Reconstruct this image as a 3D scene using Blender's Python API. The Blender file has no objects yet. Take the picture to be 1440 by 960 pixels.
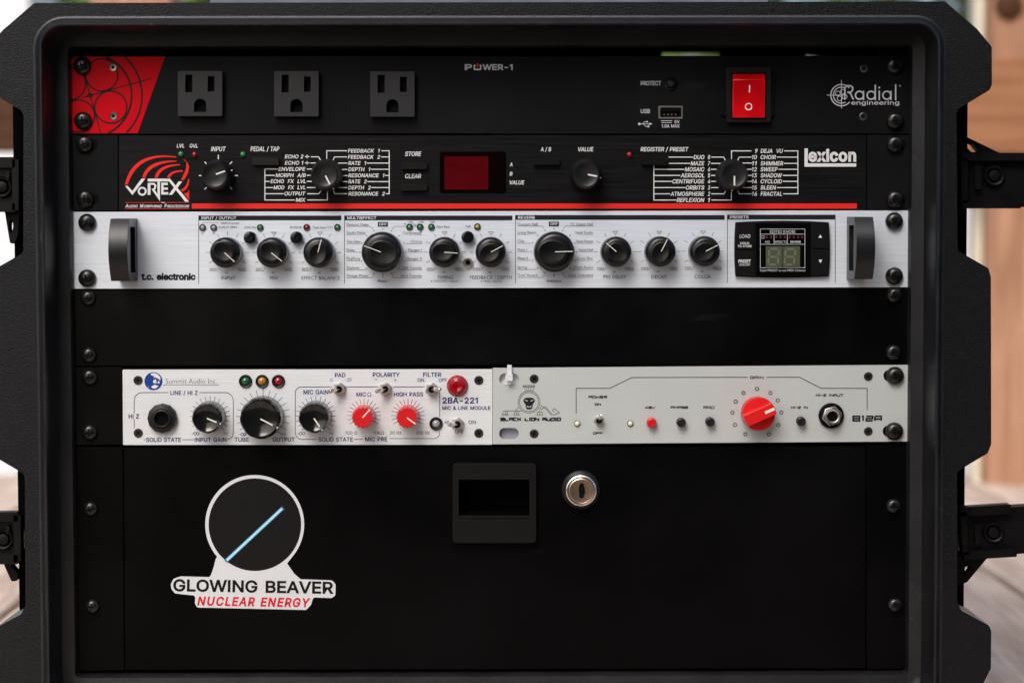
import bpy, bmesh, math, random
from math import sin, cos, pi, radians, atan2, hypot
from mathutils import Vector, Matrix
from mathutils.geometry import tessellate_polygon
random.seed(7)
SC = bpy.context.scene
COL = SC.collection

# ------------------------------------------------------------------ camera, sky, sun, exposure
ZO = 0.225                                    # height of the rack centre above the deck
FPX = 2927.0
CAM = Vector((0.0035, -1.1995, 0.0698 + ZO))
pit, yaw, rol = radians(-2.689), radians(0.399), radians(-0.135)
FWD = Vector((sin(yaw)*cos(pit), cos(yaw)*cos(pit), sin(pit)))
_rt = Vector((cos(yaw), -sin(yaw), 0)); _up = _rt.cross(FWD)
RT = cos(rol)*_rt + sin(rol)*_up
UP = -sin(rol)*_rt + cos(rol)*_up
cd = bpy.data.cameras.new('camera'); cam = bpy.data.objects.new('camera', cd); COL.objects.link(cam)
cam.matrix_world = Matrix(((RT.x, UP.x, -FWD.x, CAM.x), (RT.y, UP.y, -FWD.y, CAM.y), (RT.z, UP.z, -FWD.z, CAM.z), (0, 0, 0, 1)))
cd.sensor_width = 36.0; cd.lens = FPX/1440*36.0
cd.clip_start = 0.05; cd.clip_end = 500
cd.dof.use_dof = True; cd.dof.focus_distance = 1.19; cd.dof.aperture_fstop = 6.3
SC.camera = cam

SUN_EL, SUN_AZ = radians(45), radians(-18)    # azimuth measured from straight in front of the rack, minus = left
SUN_DIR = Vector((sin(SUN_AZ)*cos(SUN_EL), -cos(SUN_AZ)*cos(SUN_EL), sin(SUN_EL)))
W = bpy.data.worlds.new('World'); SC.world = W; W.use_nodes = True
nt = W.node_tree; bg = nt.nodes['Background']
sky = nt.nodes.new('ShaderNodeTexSky'); sky.sky_type = 'NISHITA'; sky.sun_disc = False
sky.sun_elevation = SUN_EL; sky.sun_rotation = radians(180) + SUN_AZ*-1
sky.air_density = 1.0; sky.dust_density = 5.0; sky.ozone_density = 2.5
nt.links.new(sky.outputs[0], bg.inputs[0]); bg.inputs[1].default_value = 0.15
sl = bpy.data.lights.new('sun', 'SUN'); sl.energy = 1.3; sl.angle = radians(32); sl.color = (1.0, 0.99, 0.975)
so = bpy.data.objects.new('sun', sl); COL.objects.link(so)
so.rotation_euler = SUN_DIR.to_track_quat('Z', 'Y').to_euler(); so.location = SUN_DIR*5
SC.view_settings.view_transform = 'Standard'; SC.view_settings.look = 'None'
SC.view_settings.exposure = 0.24; SC.view_settings.gamma = 1.0
SC.cycles.use_denoising = True

# ------------------------------------------------------------------ geometry helpers
def P(px, py, y=0.0):
    """world point where the photograph's pixel (px,py) meets the vertical plane at depth y"""
    d = FWD + RT*((px-720)/FPX) + UP*((480-py)/FPX)
    return CAM + d*((y-CAM.y)/d.y)
S = 0.00041                                    # metres per photograph pixel on the rack's front

def fillet(poly, r, n=5):
    """round the corners of a 2-D polygon; r one radius or one per corner"""
    out = []
    N = len(poly)
    for i, p in enumerate(poly):
        rr = r[i] if isinstance(r, (list, tuple)) else r
        a = Vector(poly[i-1][:2]); b = Vector(p[:2]); c = Vector(poly[(i+1) % N][:2])
        u = a-b; v = c-b
        if rr <= 0 or u.length < 1e-9 or v.length < 1e-9: out.append((b.x, b.y)); continue
        lu, lv = u.length, v.length; u /= lu; v /= lv
        ang = math.acos(max(-1, min(1, u.dot(v))))
        if ang > pi-0.02: out.append((b.x, b.y)); continue
        t = min(rr/math.tan(ang/2), lu*0.48, lv*0.48); q = t*math.tan(ang/2)
        bis = (u+v).normalized(); cen = b + bis*(q/sin(ang/2))
        p0 = b+u*t-cen; p1 = b+v*t-cen
        a0 = atan2(p0.y, p0.x); a1 = atan2(p1.y, p1.x)
        da = (a1-a0+pi) % (2*pi)-pi
        for k in range(n+1):
            w = a0+da*k/n; out.append((cen.x+q*cos(w), cen.y+q*sin(w)))
    return out
def rect(x0, y0, x1, y1): return [(x0, y0), (x1, y0), (x1, y1), (x0, y1)]
def rrect(x0, y0, x1, y1, r, n=5): return fillet(rect(x0, y0, x1, y1), r, n)
def circ(cx, cy, r, n=32, ry=None): return [(cx+r*cos(2*pi*k/n), cy+(ry or r)*sin(2*pi*k/n)) for k in range(n)]
def stadium(x0, y0, x1, y1, n=10): return rrect(x0, y0, x1, y1, (y1-y0)/2*0.999, n)
def dshape(x0, y0, x1, y1):
    r = (x1-x0)/2; cx = (x0+x1)/2
    return [(x0, y1)] + [(cx-r*cos(pi*k/12), y0+r-r*sin(pi*k/12)) for k in range(13)] + [(x1, y1)]

class MB:
    def __init__(s): s.v = []; s.f = []
    def add(s, vs, fs):
        o = len(s.v); s.v += [Vector(v) for v in vs]; s.f += [tuple(i+o for i in f) for f in fs]; return s
    def prism(s, poly, yf, yb, holes=(), yref=None, back=True, xz=False):
        """polygon (photo pixels at depth yref, or world x,z) pushed from depth yf to yb"""
        yref = yf if yref is None else yref
        loops = []
        for L in [poly]+list(holes):
            loops.append([(q[0], q[1]) if xz else (lambda w: (w.x, w.z))(P(q[0], q[1], yref)) for q in L])
        flat = [p for L in loops for p in L]
        tri = tessellate_polygon([[Vector((p[0], p[1], 0)) for p in L] for L in loops])
        n = len(flat)
        vs = [(x, yf, z) for x, z in flat]+[(x, yb, z) for x, z in flat]
        fs = []
        def fix(t, want):
            a, b, c = [Vector(vs[i]) for i in t]
            nn = (b-a).cross(c-a).y
            return tuple(t) if nn*want > 0 else tuple(reversed(t))
        for t in tri:
            fs.append(fix(t, -1))
            if back: fs.append(fix([i+n for i in t], 1))
        o = 0
        for li, L in enumerate(loops):
            m = len(L)
            area = sum(L[i][0]*L[(i+1) % m][1]-L[(i+1) % m][0]*L[i][1] for i in range(m))
            flip = (area > 0) != (li > 0)
            for i in range(m):
                a, b = o+i, o+(i+1) % m
                q = (a, b, b+n, a+n)
                fs.append(tuple(reversed(q)) if flip else q)
            o += m
        return s.add(vs, fs)
    def lathe(s, c, prof, n=40, mod=None, sx=1, rot=0.0):
        """revolve (radius, height towards the camera) about an axis along -Y through c; mod(angle, i) scales the radius"""
        vs = []; fs = []
        for i, (r, h) in enumerate(prof):
            for k in range(n):
                a = 2*pi*k/n
                rr = r*(mod(a, i) if mod else 1)
                vs.append((c.x+rr*sin(a+rot), c.y-h, c.z+rr*cos(a+rot)))
        for i in range(len(prof)-1):
            for k in range(n):
                a = i*n+k; b = i*n+(k+1) % n
                fs.append((a, b, b+n, a+n))
        vs.append((c.x, c.y-prof[-1][1], c.z)); e = len(vs)-1; o = (len(prof)-1)*n
        for k in range(n): fs.append((o+k, o+(k+1) % n, e))
        fs = [tuple(reversed(f)) for f in fs]
        return s.add(vs, fs)
    def tube(s, p0, p1, r0, r1, n=16, cap=True):
        p0 = Vector(p0); p1 = Vector(p1); d = (p1-p0).normalized()
        u = d.orthogonal().normalized(); w = d.cross(u)
        vs = []
        rings = [(p0, r0), (p1, r1)]
        if cap: rings += [(p1+d*r1*0.5, r1*0.86), (p1+d*r1*0.85, r1*0.5)]
        for p, r in rings:
            for k in range(n):
                a = 2*pi*k/n; vs.append(p+u*(r*cos(a))+w*(r*sin(a)))
        fs = []
        for i in range(len(rings)-1):
            for k in range(n):
                a = i*n+k; b = i*n+(k+1) % n; fs.append((a, b, b+n, a+n))
        fs.append(tuple(range(n-1, -1, -1))); fs.append(tuple(range((len(rings)-1)*n, len(rings)*n)))
        return s.add(vs, fs)
    def box(s, lo, hi):
        x0, y0, z0 = lo; x1, y1, z1 = hi
        vs = [(x0, y0, z0), (x1, y0, z0), (x1, y1, z0), (x0, y1, z0), (x0, y0, z1), (x1, y0, z1), (x1, y1, z1), (x0, y1, z1)]
        return s.add(vs, [(3, 2, 1, 0), (4, 5, 6, 7), (0, 1, 5, 4), (1, 2, 6, 5), (2, 3, 7, 6), (3, 0, 4, 7)])

ORG = {}
def finish(ob, parent, origin):
    ORG[ob.name] = Vector(origin)
    COL.objects.link(ob)
    if parent is not None:
        ob.parent = parent; ob.location = Vector(origin)-ORG[parent.name]
    else: ob.location = origin
    return ob
def part(name, mb, mat, parent=None, origin=None, bevel=0, seg=2, smooth=True, ang=35):
    if origin is None:
        lo = Vector([min(v[i] for v in mb.v) for i in range(3)]); hi = Vector([max(v[i] for v in mb.v) for i in range(3)])
        origin = (lo+hi)/2
        if parent is None: origin.z = lo.z
    origin = Vector(origin)
    me = bpy.data.meshes.new(name)
    me.from_pydata([tuple(v-origin) for v in mb.v], [], mb.f)
    me.materials.append(mat); me.update()
    if smooth:
        me.shade_smooth(); me.set_sharp_from_angle(angle=radians(ang))
    ob = bpy.data.objects.new(name, me)
    finish(ob, parent, origin)
    if bevel:
        m = ob.modifiers.new('bevel', 'BEVEL'); m.width = bevel; m.segments = seg; m.limit_method = 'ANGLE'; m.angle_limit = radians(40)
        m.harden_normals = False
    return ob
def thing(name, label, cat, origin, group=None):
    ob = bpy.data.objects.new(name, None); ob.empty_display_size = 0.02
    finish(ob, None, origin); tag(ob, label, cat, group); return ob
def tag(ob, label, cat, group=None):
    ob['label'] = label; ob['category'] = cat
    if group: ob['group'] = group
    return ob

# ------------------------------------------------------------------ materials
def mat(name, col, rough=0.5, metal=0.0, spec=0.5, noise=None, bump=None, speck=None, coat=0, trans=0, emit=None, streak=None, aniso=None):
    m = bpy.data.materials.new(name); m.use_nodes = True
    t = m.node_tree; b = t.nodes['Principled BSDF']; N = t.nodes; Lk = t.links
    b.inputs['Base Color'].default_value = (*col, 1); b.inputs['Roughness'].default_value = rough
    b.inputs['Metallic'].default_value = metal; b.inputs['Specular IOR Level'].default_value = spec
    if coat: b.inputs['Coat Weight'].default_value = coat; b.inputs['Coat Roughness'].default_value = 0.08
    if trans: b.inputs['Transmission Weight'].default_value = trans
    if emit: b.inputs['Emission Color'].default_value = (*emit[0], 1); b.inputs['Emission Strength'].default_value = emit[1]
    tc = N.new('ShaderNodeTexCoord')
    colsock = None
    def tex(scale, det=3, stretch=(1, 1, 1), rough_=0.55):
        mp = N.new('ShaderNodeMapping'); mp.inputs['Scale'].default_value = stretch
        Lk.new(tc.outputs['Object'], mp.inputs[0])
        n = N.new('ShaderNodeTexNoise'); n.inputs['Scale'].default_value = scale; n.inputs['Detail'].default_value = det
        n.inputs['Roughness'].default_value = rough_
        Lk.new(mp.outputs[0], n.inputs['Vector']); return n.outputs['Fac']
    def ramp(sock, a, b_, va, vb):
        r = N.new('ShaderNodeMapRange'); r.inputs[1].default_value = a; r.inputs[2].default_value = b_
        r.inputs[3].default_value = va; r.inputs[4].default_value = vb; Lk.new(sock, r.inputs[0]); return r.outputs[0]
    def mixc(f, ca, cb):
        mx = N.new('ShaderNodeMix'); mx.data_type = 'RGBA'; Lk.new(f, mx.inputs[0])
        for i, c in ((6, ca), (7, cb)):
            if isinstance(c, tuple): mx.inputs[i].default_value = (*c, 1)
            else: Lk.new(c, mx.inputs[i])
        return mx.outputs[2]
    if noise:                                  # (scale, amount): uneven tone and gloss
        f = tex(noise[0], 5); a = noise[1]
        colsock = mixc(ramp(f, 0.3, 0.7, 0, 1), tuple(c*(1-a) for c in col), tuple(min(1, c*(1+a)) for c in col))
        Lk.new(ramp(f, 0.3, 0.7, max(0.02, rough-noise[2] if len(noise) > 2 else rough-0.06), rough+0.06), b.inputs['Roughness'])
    if streak:                                 # brushed metal: grain along x
        f = tex(streak[0], 4, (0.03, 1, 1), 0.7)
        a = streak[1]
        f2 = tex(6, 3)
        c1 = mixc(ramp(f, 0.3, 0.7, 0, 1), tuple(c*(1-a) for c in col), tuple(min(1, c*(1+a)) for c in col))
        colsock = mixc(ramp(f2, 0.35, 0.65, 0, 0.25), c1, tuple(c*0.86 for c in col))
        bp = N.new('ShaderNodeBump'); bp.inputs['Strength'].default_value = streak[2]; bp.inputs['Distance'].default_value = 0.0001
        Lk.new(f, bp.inputs['Height']); Lk.new(bp.outputs[0], b.inputs['Normal'])
    if speck:                                  # (scale, threshold, colour): dust and scuffs
        f = tex(speck[0], 6, speck[3] if len(speck) > 3 else (1, 1, 1), 0.7)
        base = colsock if colsock is not None else tuple(col)
        colsock = mixc(ramp(f, speck[1], speck[1]+0.07, 0, 1), base, speck[2])
    if bump:
        f = tex(bump[0], 2)
        bp = N.new('ShaderNodeBump'); bp.inputs['Strength'].default_value = bump[1]; bp.inputs['Distance'].default_value = bump[2]
        Lk.new(f, bp.inputs['Height']); Lk.new(bp.outputs[0], b.inputs['Normal'])
    if colsock is not None: Lk.new(colsock, b.inputs['Base Color'])
    return m
def wood(name, ca, cb, scale=6, rough=0.7, axis=(18, 1, 18), knots=True):
    m = bpy.data.materials.new(name); m.use_nodes = True
    t = m.node_tree; b = t.nodes['Principled BSDF']; N = t.nodes; Lk = t.links
    b.inputs['Roughness'].default_value = rough; b.inputs['Specular IOR Level'].default_value = 0.25
    tc = N.new('ShaderNodeTexCoord'); mp = N.new('ShaderNodeMapping'); mp.inputs['Scale'].default_value = axis
    Lk.new(tc.outputs['Object'], mp.inputs[0])
    n0 = N.new('ShaderNodeTexNoise'); n0.inputs['Scale'].default_value = scale*0.35; n0.inputs['Detail'].default_value = 3
    Lk.new(mp.outputs[0], n0.inputs['Vector'])
    w = N.new('ShaderNodeMath'); w.operation = 'MULTIPLY'; w.inputs[1].default_value = 9; Lk.new(n0.outputs[0], w.inputs[0])
    fr = N.new('ShaderNodeMath'); fr.operation = 'PINGPONG'; fr.inputs[1].default_value = 1; Lk.new(w.outputs[0], fr.inputs[0])
    n1 = N.new('ShaderNodeTexNoise'); n1.inputs['Scale'].default_value = scale*3; n1.inputs['Detail'].default_value = 6
    Lk.new(mp.outputs[0], n1.inputs['Vector'])
    ad = N.new('ShaderNodeMath'); ad.operation = 'ADD'; Lk.new(fr.outputs[0], ad.inputs[0]); Lk.new(n1.outputs[0], ad.inputs[1])
    r = N.new('ShaderNodeMapRange'); r.inputs[1].default_value = 0.3; r.inputs[2].default_value = 1.6; Lk.new(ad.outputs[0], r.inputs[0])
    mx = N.new('ShaderNodeMix'); mx.data_type = 'RGBA'; mx.inputs[6].default_value = (*ca, 1); mx.inputs[7].default_value = (*cb, 1)
    Lk.new(r.outputs[0], mx.inputs[0]); Lk.new(mx.outputs[2], b.inputs['Base Color'])
    bp = N.new('ShaderNodeBump'); bp.inputs['Strength'].default_value = 0.4; bp.inputs['Distance'].default_value = 0.002
    Lk.new(ad.outputs[0], bp.inputs['Height']); Lk.new(bp.outputs[0], b.inputs['Normal'])
    return m

M = {}
M['case'] = mat('moulded black plastic', (0.0042, 0.0044, 0.0056), 0.36, spec=0.26, bump=(1800, 1.0, 0.0003), speck=(90, 0.66, (0.022, 0.022, 0.026)))
M['lip'] = mat('smooth black plastic lip', (0.0072, 0.0074, 0.009), 0.36, spec=0.52, bump=(2000, 0.6, 0.0003), noise=(40, 0.25), speck=(220, 0.63, (0.045, 0.045, 0.05)))
M['case_in'] = mat('inner black plastic', (0.003, 0.003, 0.0035), 0.9, spec=0.0)
M['latch'] = mat('latch black plastic', (0.0032, 0.003, 0.003), 0.40, spec=0.2, noise=(60, 0.25))
M['handle_top'] = mat('plastic lightened for sky sheen', (0.11, 0.115, 0.14), 0.42, spec=0.5, noise=(30, 0.2))  # sky light on the handle's sloped top put into the colour as grey blue
M['surround'] = mat('black switch surround', (0.0075, 0.0075, 0.0078), 0.28, spec=0.6)
M['p_black'] = mat('black powder coat', (0.0050, 0.0050, 0.0060), 0.46, spec=0.12, noise=(16, 0.3, 0.12), speck=(34, 0.645, (0.0105, 0.0105, 0.012), (0.4, 1, 1.6)))
M['p_brush'] = mat('black brushed anodised', (0.0062, 0.006, 0.0066), 0.40, spec=0.14, streak=(700, 0.9, 0.5))
M['ear'] = mat('black satin paint', (0.0058, 0.0058, 0.0064), 0.5, spec=0.1, noise=(40, 0.15))
M['p_blank'] = mat('black painted steel', (0.0016, 0.0016, 0.0018), 0.34, spec=0.13, noise=(14, 0.4, 0.12), speck=(26, 0.635, (0.0055, 0.0055, 0.0062), (0.5, 1, 2)))
M['drawer'] = mat('black drawer paint', (0.0015, 0.0014, 0.0015), 0.42, spec=0.08, noise=(9, 0.4, 0.14), speck=(60, 0.665, (0.004, 0.004, 0.0042)))
M['gap'] = mat('dark recess', (0.002, 0.002, 0.002), 0.8, spec=0.1)
M['silver'] = mat('brushed aluminium', (0.73, 0.78, 0.845), 0.42, metal=0.12, spec=0.4, streak=(1000, 0.10, 0.16))
M['white'] = mat('brushed white aluminium', (0.735, 0.755, 0.765), 0.45, metal=0.1, spec=0.4, streak=(900, 0.06, 0.14))
M['grey'] = mat('grey green enamel', (0.50, 0.525, 0.51), 0.5, spec=0.35, noise=(30, 0.02))
M['outlet'] = mat('charcoal outlet plastic', (0.0165, 0.0165, 0.0185), 0.42, spec=0.4, bump=(2500, 0.2, 0.0002), speck=(160, 0.65, (0.034, 0.034, 0.036)))
M['knob'] = mat('matt black knob', (0.0085, 0.0085, 0.0095), 0.38, spec=0.4, noise=(120, 0.2), bump=(2500, 0.15, 0.0002))
M['knobd'] = mat('dark satin knob', (0.0042, 0.0042, 0.0047), 0.30, spec=0.5, noise=(120, 0.2))
M['key'] = mat('black key', (0.003, 0.003, 0.0033), 0.3, spec=0.5)
M['steel'] = mat('dull steel screw', (0.22, 0.20, 0.19), 0.3, metal=1.0)
M['gloss'] = mat('glossy black knob', (0.006, 0.006, 0.006), 0.12, spec=0.6)
M['redk'] = mat('red knob plastic', (0.62, 0.012, 0.016), 0.28, spec=0.5)
M['redgain'] = mat('red gain knob plastic', (0.72, 0.016, 0.018), 0.25, spec=0.5)
M['rocker'] = mat('red rocker plastic', (0.52, 0.002, 0.005), 0.16, spec=0.35, noise=(60, 0.25), coat=0.25)
M['screw'] = mat('black oxide screw', (0.006, 0.006, 0.006), 0.28, metal=0.0, spec=0.55, noise=(300, 0.3))
M['screwg'] = mat('dark grey screw', (0.05, 0.045, 0.045), 0.35, metal=0.6)
M['chrome'] = mat('chrome', (0.80, 0.78, 0.76), 0.27, metal=1.0)
M['nickel'] = mat('nickel', (0.66, 0.61, 0.55), 0.32, metal=1.0)
M['brass'] = mat('warm nickel lock', (0.70, 0.50, 0.34), 0.3, metal=1.0)
M['i_white'] = mat('white ink', (0.74, 0.74, 0.74), 0.6, spec=0.2)
M['i_lgrey'] = mat('pale grey ink', (0.55, 0.56, 0.60), 0.6, spec=0.2)
M['i_red'] = mat('bright red ink', (0.78, 0.022, 0.016), 0.55, spec=0.2)
M['i_deep'] = mat('deep red print', (0.56, 0.0012, 0.008), 0.5, spec=0.08, noise=(20, 0.06))
M['i_dark'] = mat('dark line ink', (0.012, 0.005, 0.006), 0.6, spec=0.2)
M['i_navy'] = mat('navy ink', (0.012, 0.02, 0.15), 0.6, spec=0.2)
M['i_blue'] = mat('blue badge ink', (0.01, 0.05, 0.26), 0.5, spec=0.2)
M['i_black'] = mat('black ink', (0.012, 0.012, 0.016), 0.6, spec=0.2)
M['i_grey'] = mat('thin grey ink', (0.075, 0.075, 0.085), 0.6, spec=0.2)
M['pointer'] = mat('white pointer line', (0.78, 0.75, 0.68), 0.5, spec=0.2)
M['l_green'] = mat('green lens', (0.03, 0.22, 0.06), 0.12, spec=0.7, coat=0.6)
M['l_dgreen'] = mat('dark green lens', (0.006, 0.10, 0.03), 0.12, spec=0.7, coat=0.6)
M['l_red'] = mat('red lens', (0.30, 0.002, 0.008), 0.1, spec=0.7, coat=0.6)
M['l_amber'] = mat('amber lens', (0.42, 0.18, 0.015), 0.12, spec=0.7, coat=0.6)
M['l_clear'] = mat('clear lens', (0.36, 0.34, 0.33), 0.1, spec=0.8, coat=0.6)
M['l_yellow'] = mat('yellow lens', (0.42, 0.38, 0.06), 0.12, spec=0.7, coat=0.6)
M['l_cream'] = mat('cream lens', (0.85, 0.80, 0.55), 0.1, spec=0.8, coat=0.6)
M['jewel'] = mat('red jewel glass', (0.30, 0.0008, 0.006), 0.12, spec=0.35)
M['bezel'] = mat('lens holder', (0.010, 0.008, 0.009), 0.35, spec=0.35)
M['disp'] = mat('red display filter', (0.075, 0.0008, 0.003), 0.3, spec=0.08, noise=(90, 0.10))
M['dispd'] = mat('dark display filter', (0.003, 0.0008, 0.001), 0.2, spec=0.08)
M['module'] = mat('black module plastic', (0.006, 0.006, 0.0062), 0.4, spec=0.2)
M['window'] = mat('module window', (0.0025, 0.0025, 0.0025), 0.2, spec=0.12)
M['lcd'] = mat('grey green display', (0.075, 0.085, 0.052), 0.35, spec=0.3)
M['seg'] = mat('unlit digit segment', (0.155, 0.18, 0.115), 0.4, spec=0.2)
M['dim_red'] = mat('unlit red dot', (0.10, 0.012, 0.010), 0.4)
M['handle'] = mat('dark grey handle plastic', (0.0085, 0.0085, 0.010), 0.34, spec=0.45, bump=(3000, 0.25, 0.0002))
M['vinyl'] = mat('white vinyl', (0.66, 0.675, 0.69), 0.28, spec=0.5, noise=(25, 0.02))
M['vblack'] = mat('black vinyl', (0.0085, 0.008, 0.008), 0.4, spec=0.15)
M['v_red'] = mat('red vinyl print', (0.62, 0.008, 0.022), 0.45, spec=0.3)
M['v_glow'] = mat('pale blue vinyl print', (0.44, 0.74, 0.88), 0.45, spec=0.3)
M['v_edge'] = mat('mid blue vinyl print', (0.03, 0.18, 0.34), 0.45, spec=0.3)
M['tie'] = mat('white nylon', (0.72, 0.72, 0.76), 0.35, spec=0.4)
M['zinc'] = mat('bright zinc plate', (0.80, 0.80, 0.82), 0.4, metal=0.1)
M['zincd'] = mat('dull zinc plate', (0.30, 0.32, 0.36), 0.4, metal=0.1)

# ------------------------------------------------------------------ printed ink
class Ink:
    def __init__(s, y=0.0, sans=False): s.y = y; s.mb = MB(); s.k = 0; s.t = []; s.sans = sans
    def d(s):
        s.k += 1; return s.y-0.00010-(s.k % 30)*0.000003
    def poly(s, pts, holes=()):
        y = s.d(); loops = [pts]+list(holes)
        flat = [p for L in loops for p in L]
        tri = tessellate_polygon([[Vector((p[0], -p[1], 0)) for p in L] for L in loops])
        vs = [P(p[0], p[1], y) for p in flat]; fs = []
        for t in tri:
            a, b, c = [vs[i] for i in t]
            fs.append(tuple(t) if (b-a).cross(c-a).y < 0 else tuple(reversed(t)))
        s.mb.add(vs, fs); return s
    def rect(s, x0, y0, x1, y1): return s.poly(rect(x0, y0, x1, y1))
    def line(s, a, b, w=1.2):
        dx, dy = b[0]-a[0], b[1]-a[1]; l = hypot(dx, dy) or 1e-6; ux, uy = dx/l, dy/l; e = w/2
        a = (a[0]-ux*e*0.9, a[1]-uy*e*0.9); b = (b[0]+ux*e*0.9, b[1]+uy*e*0.9); nx, ny = -uy*e, ux*e
        return s.poly([(a[0]+nx, a[1]+ny), (b[0]+nx, b[1]+ny), (b[0]-nx, b[1]-ny), (a[0]-nx, a[1]-ny)])
    def path(s, pts, w=1.2):
        """one mitred ribbon, so joints do not overlap"""
        n = len(pts)
        if n == 2: return s.line(pts[0], pts[1], w)
        closed = hypot(pts[0][0]-pts[-1][0], pts[0][1]-pts[-1][1]) < 1e-6
        if closed: pts = pts[:-1]; n -= 1
        L = []; R = []
        for i in range(n):
            p = Vector(pts[i])
            a = Vector(pts[i-1]) if (closed or i > 0) else None
            b = Vector(pts[(i+1) % n]) if (closed or i < n-1) else None
            u = (p-a).normalized() if a is not None else (b-p).normalized()
            v = (b-p).normalized() if b is not None else u
            nu = Vector((-u.y, u.x)); nv = Vector((-v.y, v.x)); m = (nu+nv)
            m = m.normalized() if m.length > 1e-6 else nu
            k = w/2/max(0.35, m.dot(nu))
            L.append(p+m*k); R.append(p-m*k)
        y = s.d(); vs = [P(q.x, q.y, y) for q in L+R]
        fs = []
        for i in range(n if closed else n-1):
            j = (i+1) % n; f = (i, j, j+n, i+n)
            a, b, c = vs[f[0]], vs[f[1]], vs[f[2]]
            fs.append(f if (b-a).cross(c-a).y < 0 else tuple(reversed(f)))
        s.mb.add(vs, fs); return s
    def ring(s, cx, cy, r, w=1.0, n=32):
        p = circ(cx, cy, r, n); return s.path(p+[p[0]], w)
    def disc(s, cx, cy, r, n=24): return s.poly(circ(cx, cy, r, n))
    def arc(s, cx, cy, r, a0, a1, w=1.2, n=16, ry=None):
        return s.path([(cx+r*cos(radians(a0+(a1-a0)*k/n)), cy+(ry or r)*sin(radians(a0+(a1-a0)*k/n))) for k in range(n+1)], w)
    def text(s, st, x0, y0, x1, y1, bold=0.0, shear=0.0, rot=0.0, space=1.0):
        """x0..x1 the ink's width, y0 the cap line, y1 the base line, all photo pixels"""
        if not s.sans:
            s.t.append((st, x0, y0, x1, y1, bold, shear, rot, space)); return s
        b = bold*300; X = 0; gl = []
        for ch in st:
            for o, hs in glyph_groups(ch): gl.append([[(px+X+py*shear, py) for px, py in L] for L in [o]+hs])
            X += FONT[ch][0]*space
        xs = [p[0] for g in gl for p in g[0]]; xa, xb = min(xs), max(xs)
        kx = (x1-x0)/(xb-xa+2*b); ky = (y1-y0)/(203+2*b); cr, sr = cos(rot), sin(rot); cx = (x0+x1)/2; cy = (y0+y1)/2
        for g in gl:
            def mp(p):
                u = x0+(p[0]-xa+b)*kx-cx; v = y1-(p[1]+b)*ky-cy
                return (cx+u*cr-v*sr, cy+u*sr+v*cr)
            gp = [[mp(p) for p in h] for h in g]
            s.poly(gp[0], gp[1:])
            if b > 0:                          # a ribbon along every outline makes the letter bolder
                for h in gp: s.path(h+[h[0]], b*(kx+ky))
        return s
    def strokes(s, st, x0, y0, x1, y1, w=1.0, gap=0.35, font=None):
        font = font or TECH
        ws = [(font[c][0] if c in font else 0.6) for c in st]
        asp = (y1-y0)
        tot = sum(ws)+gap*(len(st)-1); k = (x1-x0-w)/tot; x = x0+w/2
        for c, gw in zip(st, ws):
            if c in font:
                for pl in font[c][1]:
                    s.path([(x+px*gw*k, y0+w/2+py*(asp-w)) for px, py in pl], w)
            x += (gw+gap)*k
        return s
    def flush(s):
        if not s.t: return
        obs = []
        for (st, x0, y0, x1, y1, bold, shear, rot, space) in s.t:
            cu = bpy.data.curves.new('t', 'FONT'); cu.body = st; cu.size = 1; cu.offset = bold; cu.shear = shear
            cu.space_character = space; cu.dimensions = '2D'; cu.fill_mode = 'FRONT'; cu.resolution_u = 4
            o = bpy.data.objects.new('t', cu); COL.objects.link(o); obs.append(o)
        dg = bpy.context.evaluated_depsgraph_get(); dg.update()
        for o, (st, x0, y0, x1, y1, bold, shear, rot, space) in zip(obs, s.t):
            ev = o.evaluated_get(dg); me = ev.to_mesh()
            vs = [v.co.copy() for v in me.vertices]; fs = [tuple(p.vertices) for p in me.polygons]
            ev.to_mesh_clear()
            if not vs: continue
            xa = min(v.x for v in vs); xb = max(v.x for v in vs)
            kx = (x1-x0)/(xb-xa); ky = (y1-y0)/(CAPH+2*bold)
            y = s.d(); cr, sr = cos(rot), sin(rot); cx = (x0+x1)/2; cy = (y0+y1)/2; out = []
            for v in vs:
                X = x0+(v.x-xa)*kx-cx; Y = y1-(v.y+bold)*ky-cy
                out.append(P(cx+X*cr-Y*sr, cy+X*sr+Y*cr, y))
            s.mb.add(out, fs)
        for o in obs:
            c = o.data; bpy.data.objects.remove(o); bpy.data.curves.remove(c)
        s.t = []
    def build(s, name, material, parent):
        s.flush()
        return part(name, s.mb, material, parent, smooth=False)
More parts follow.
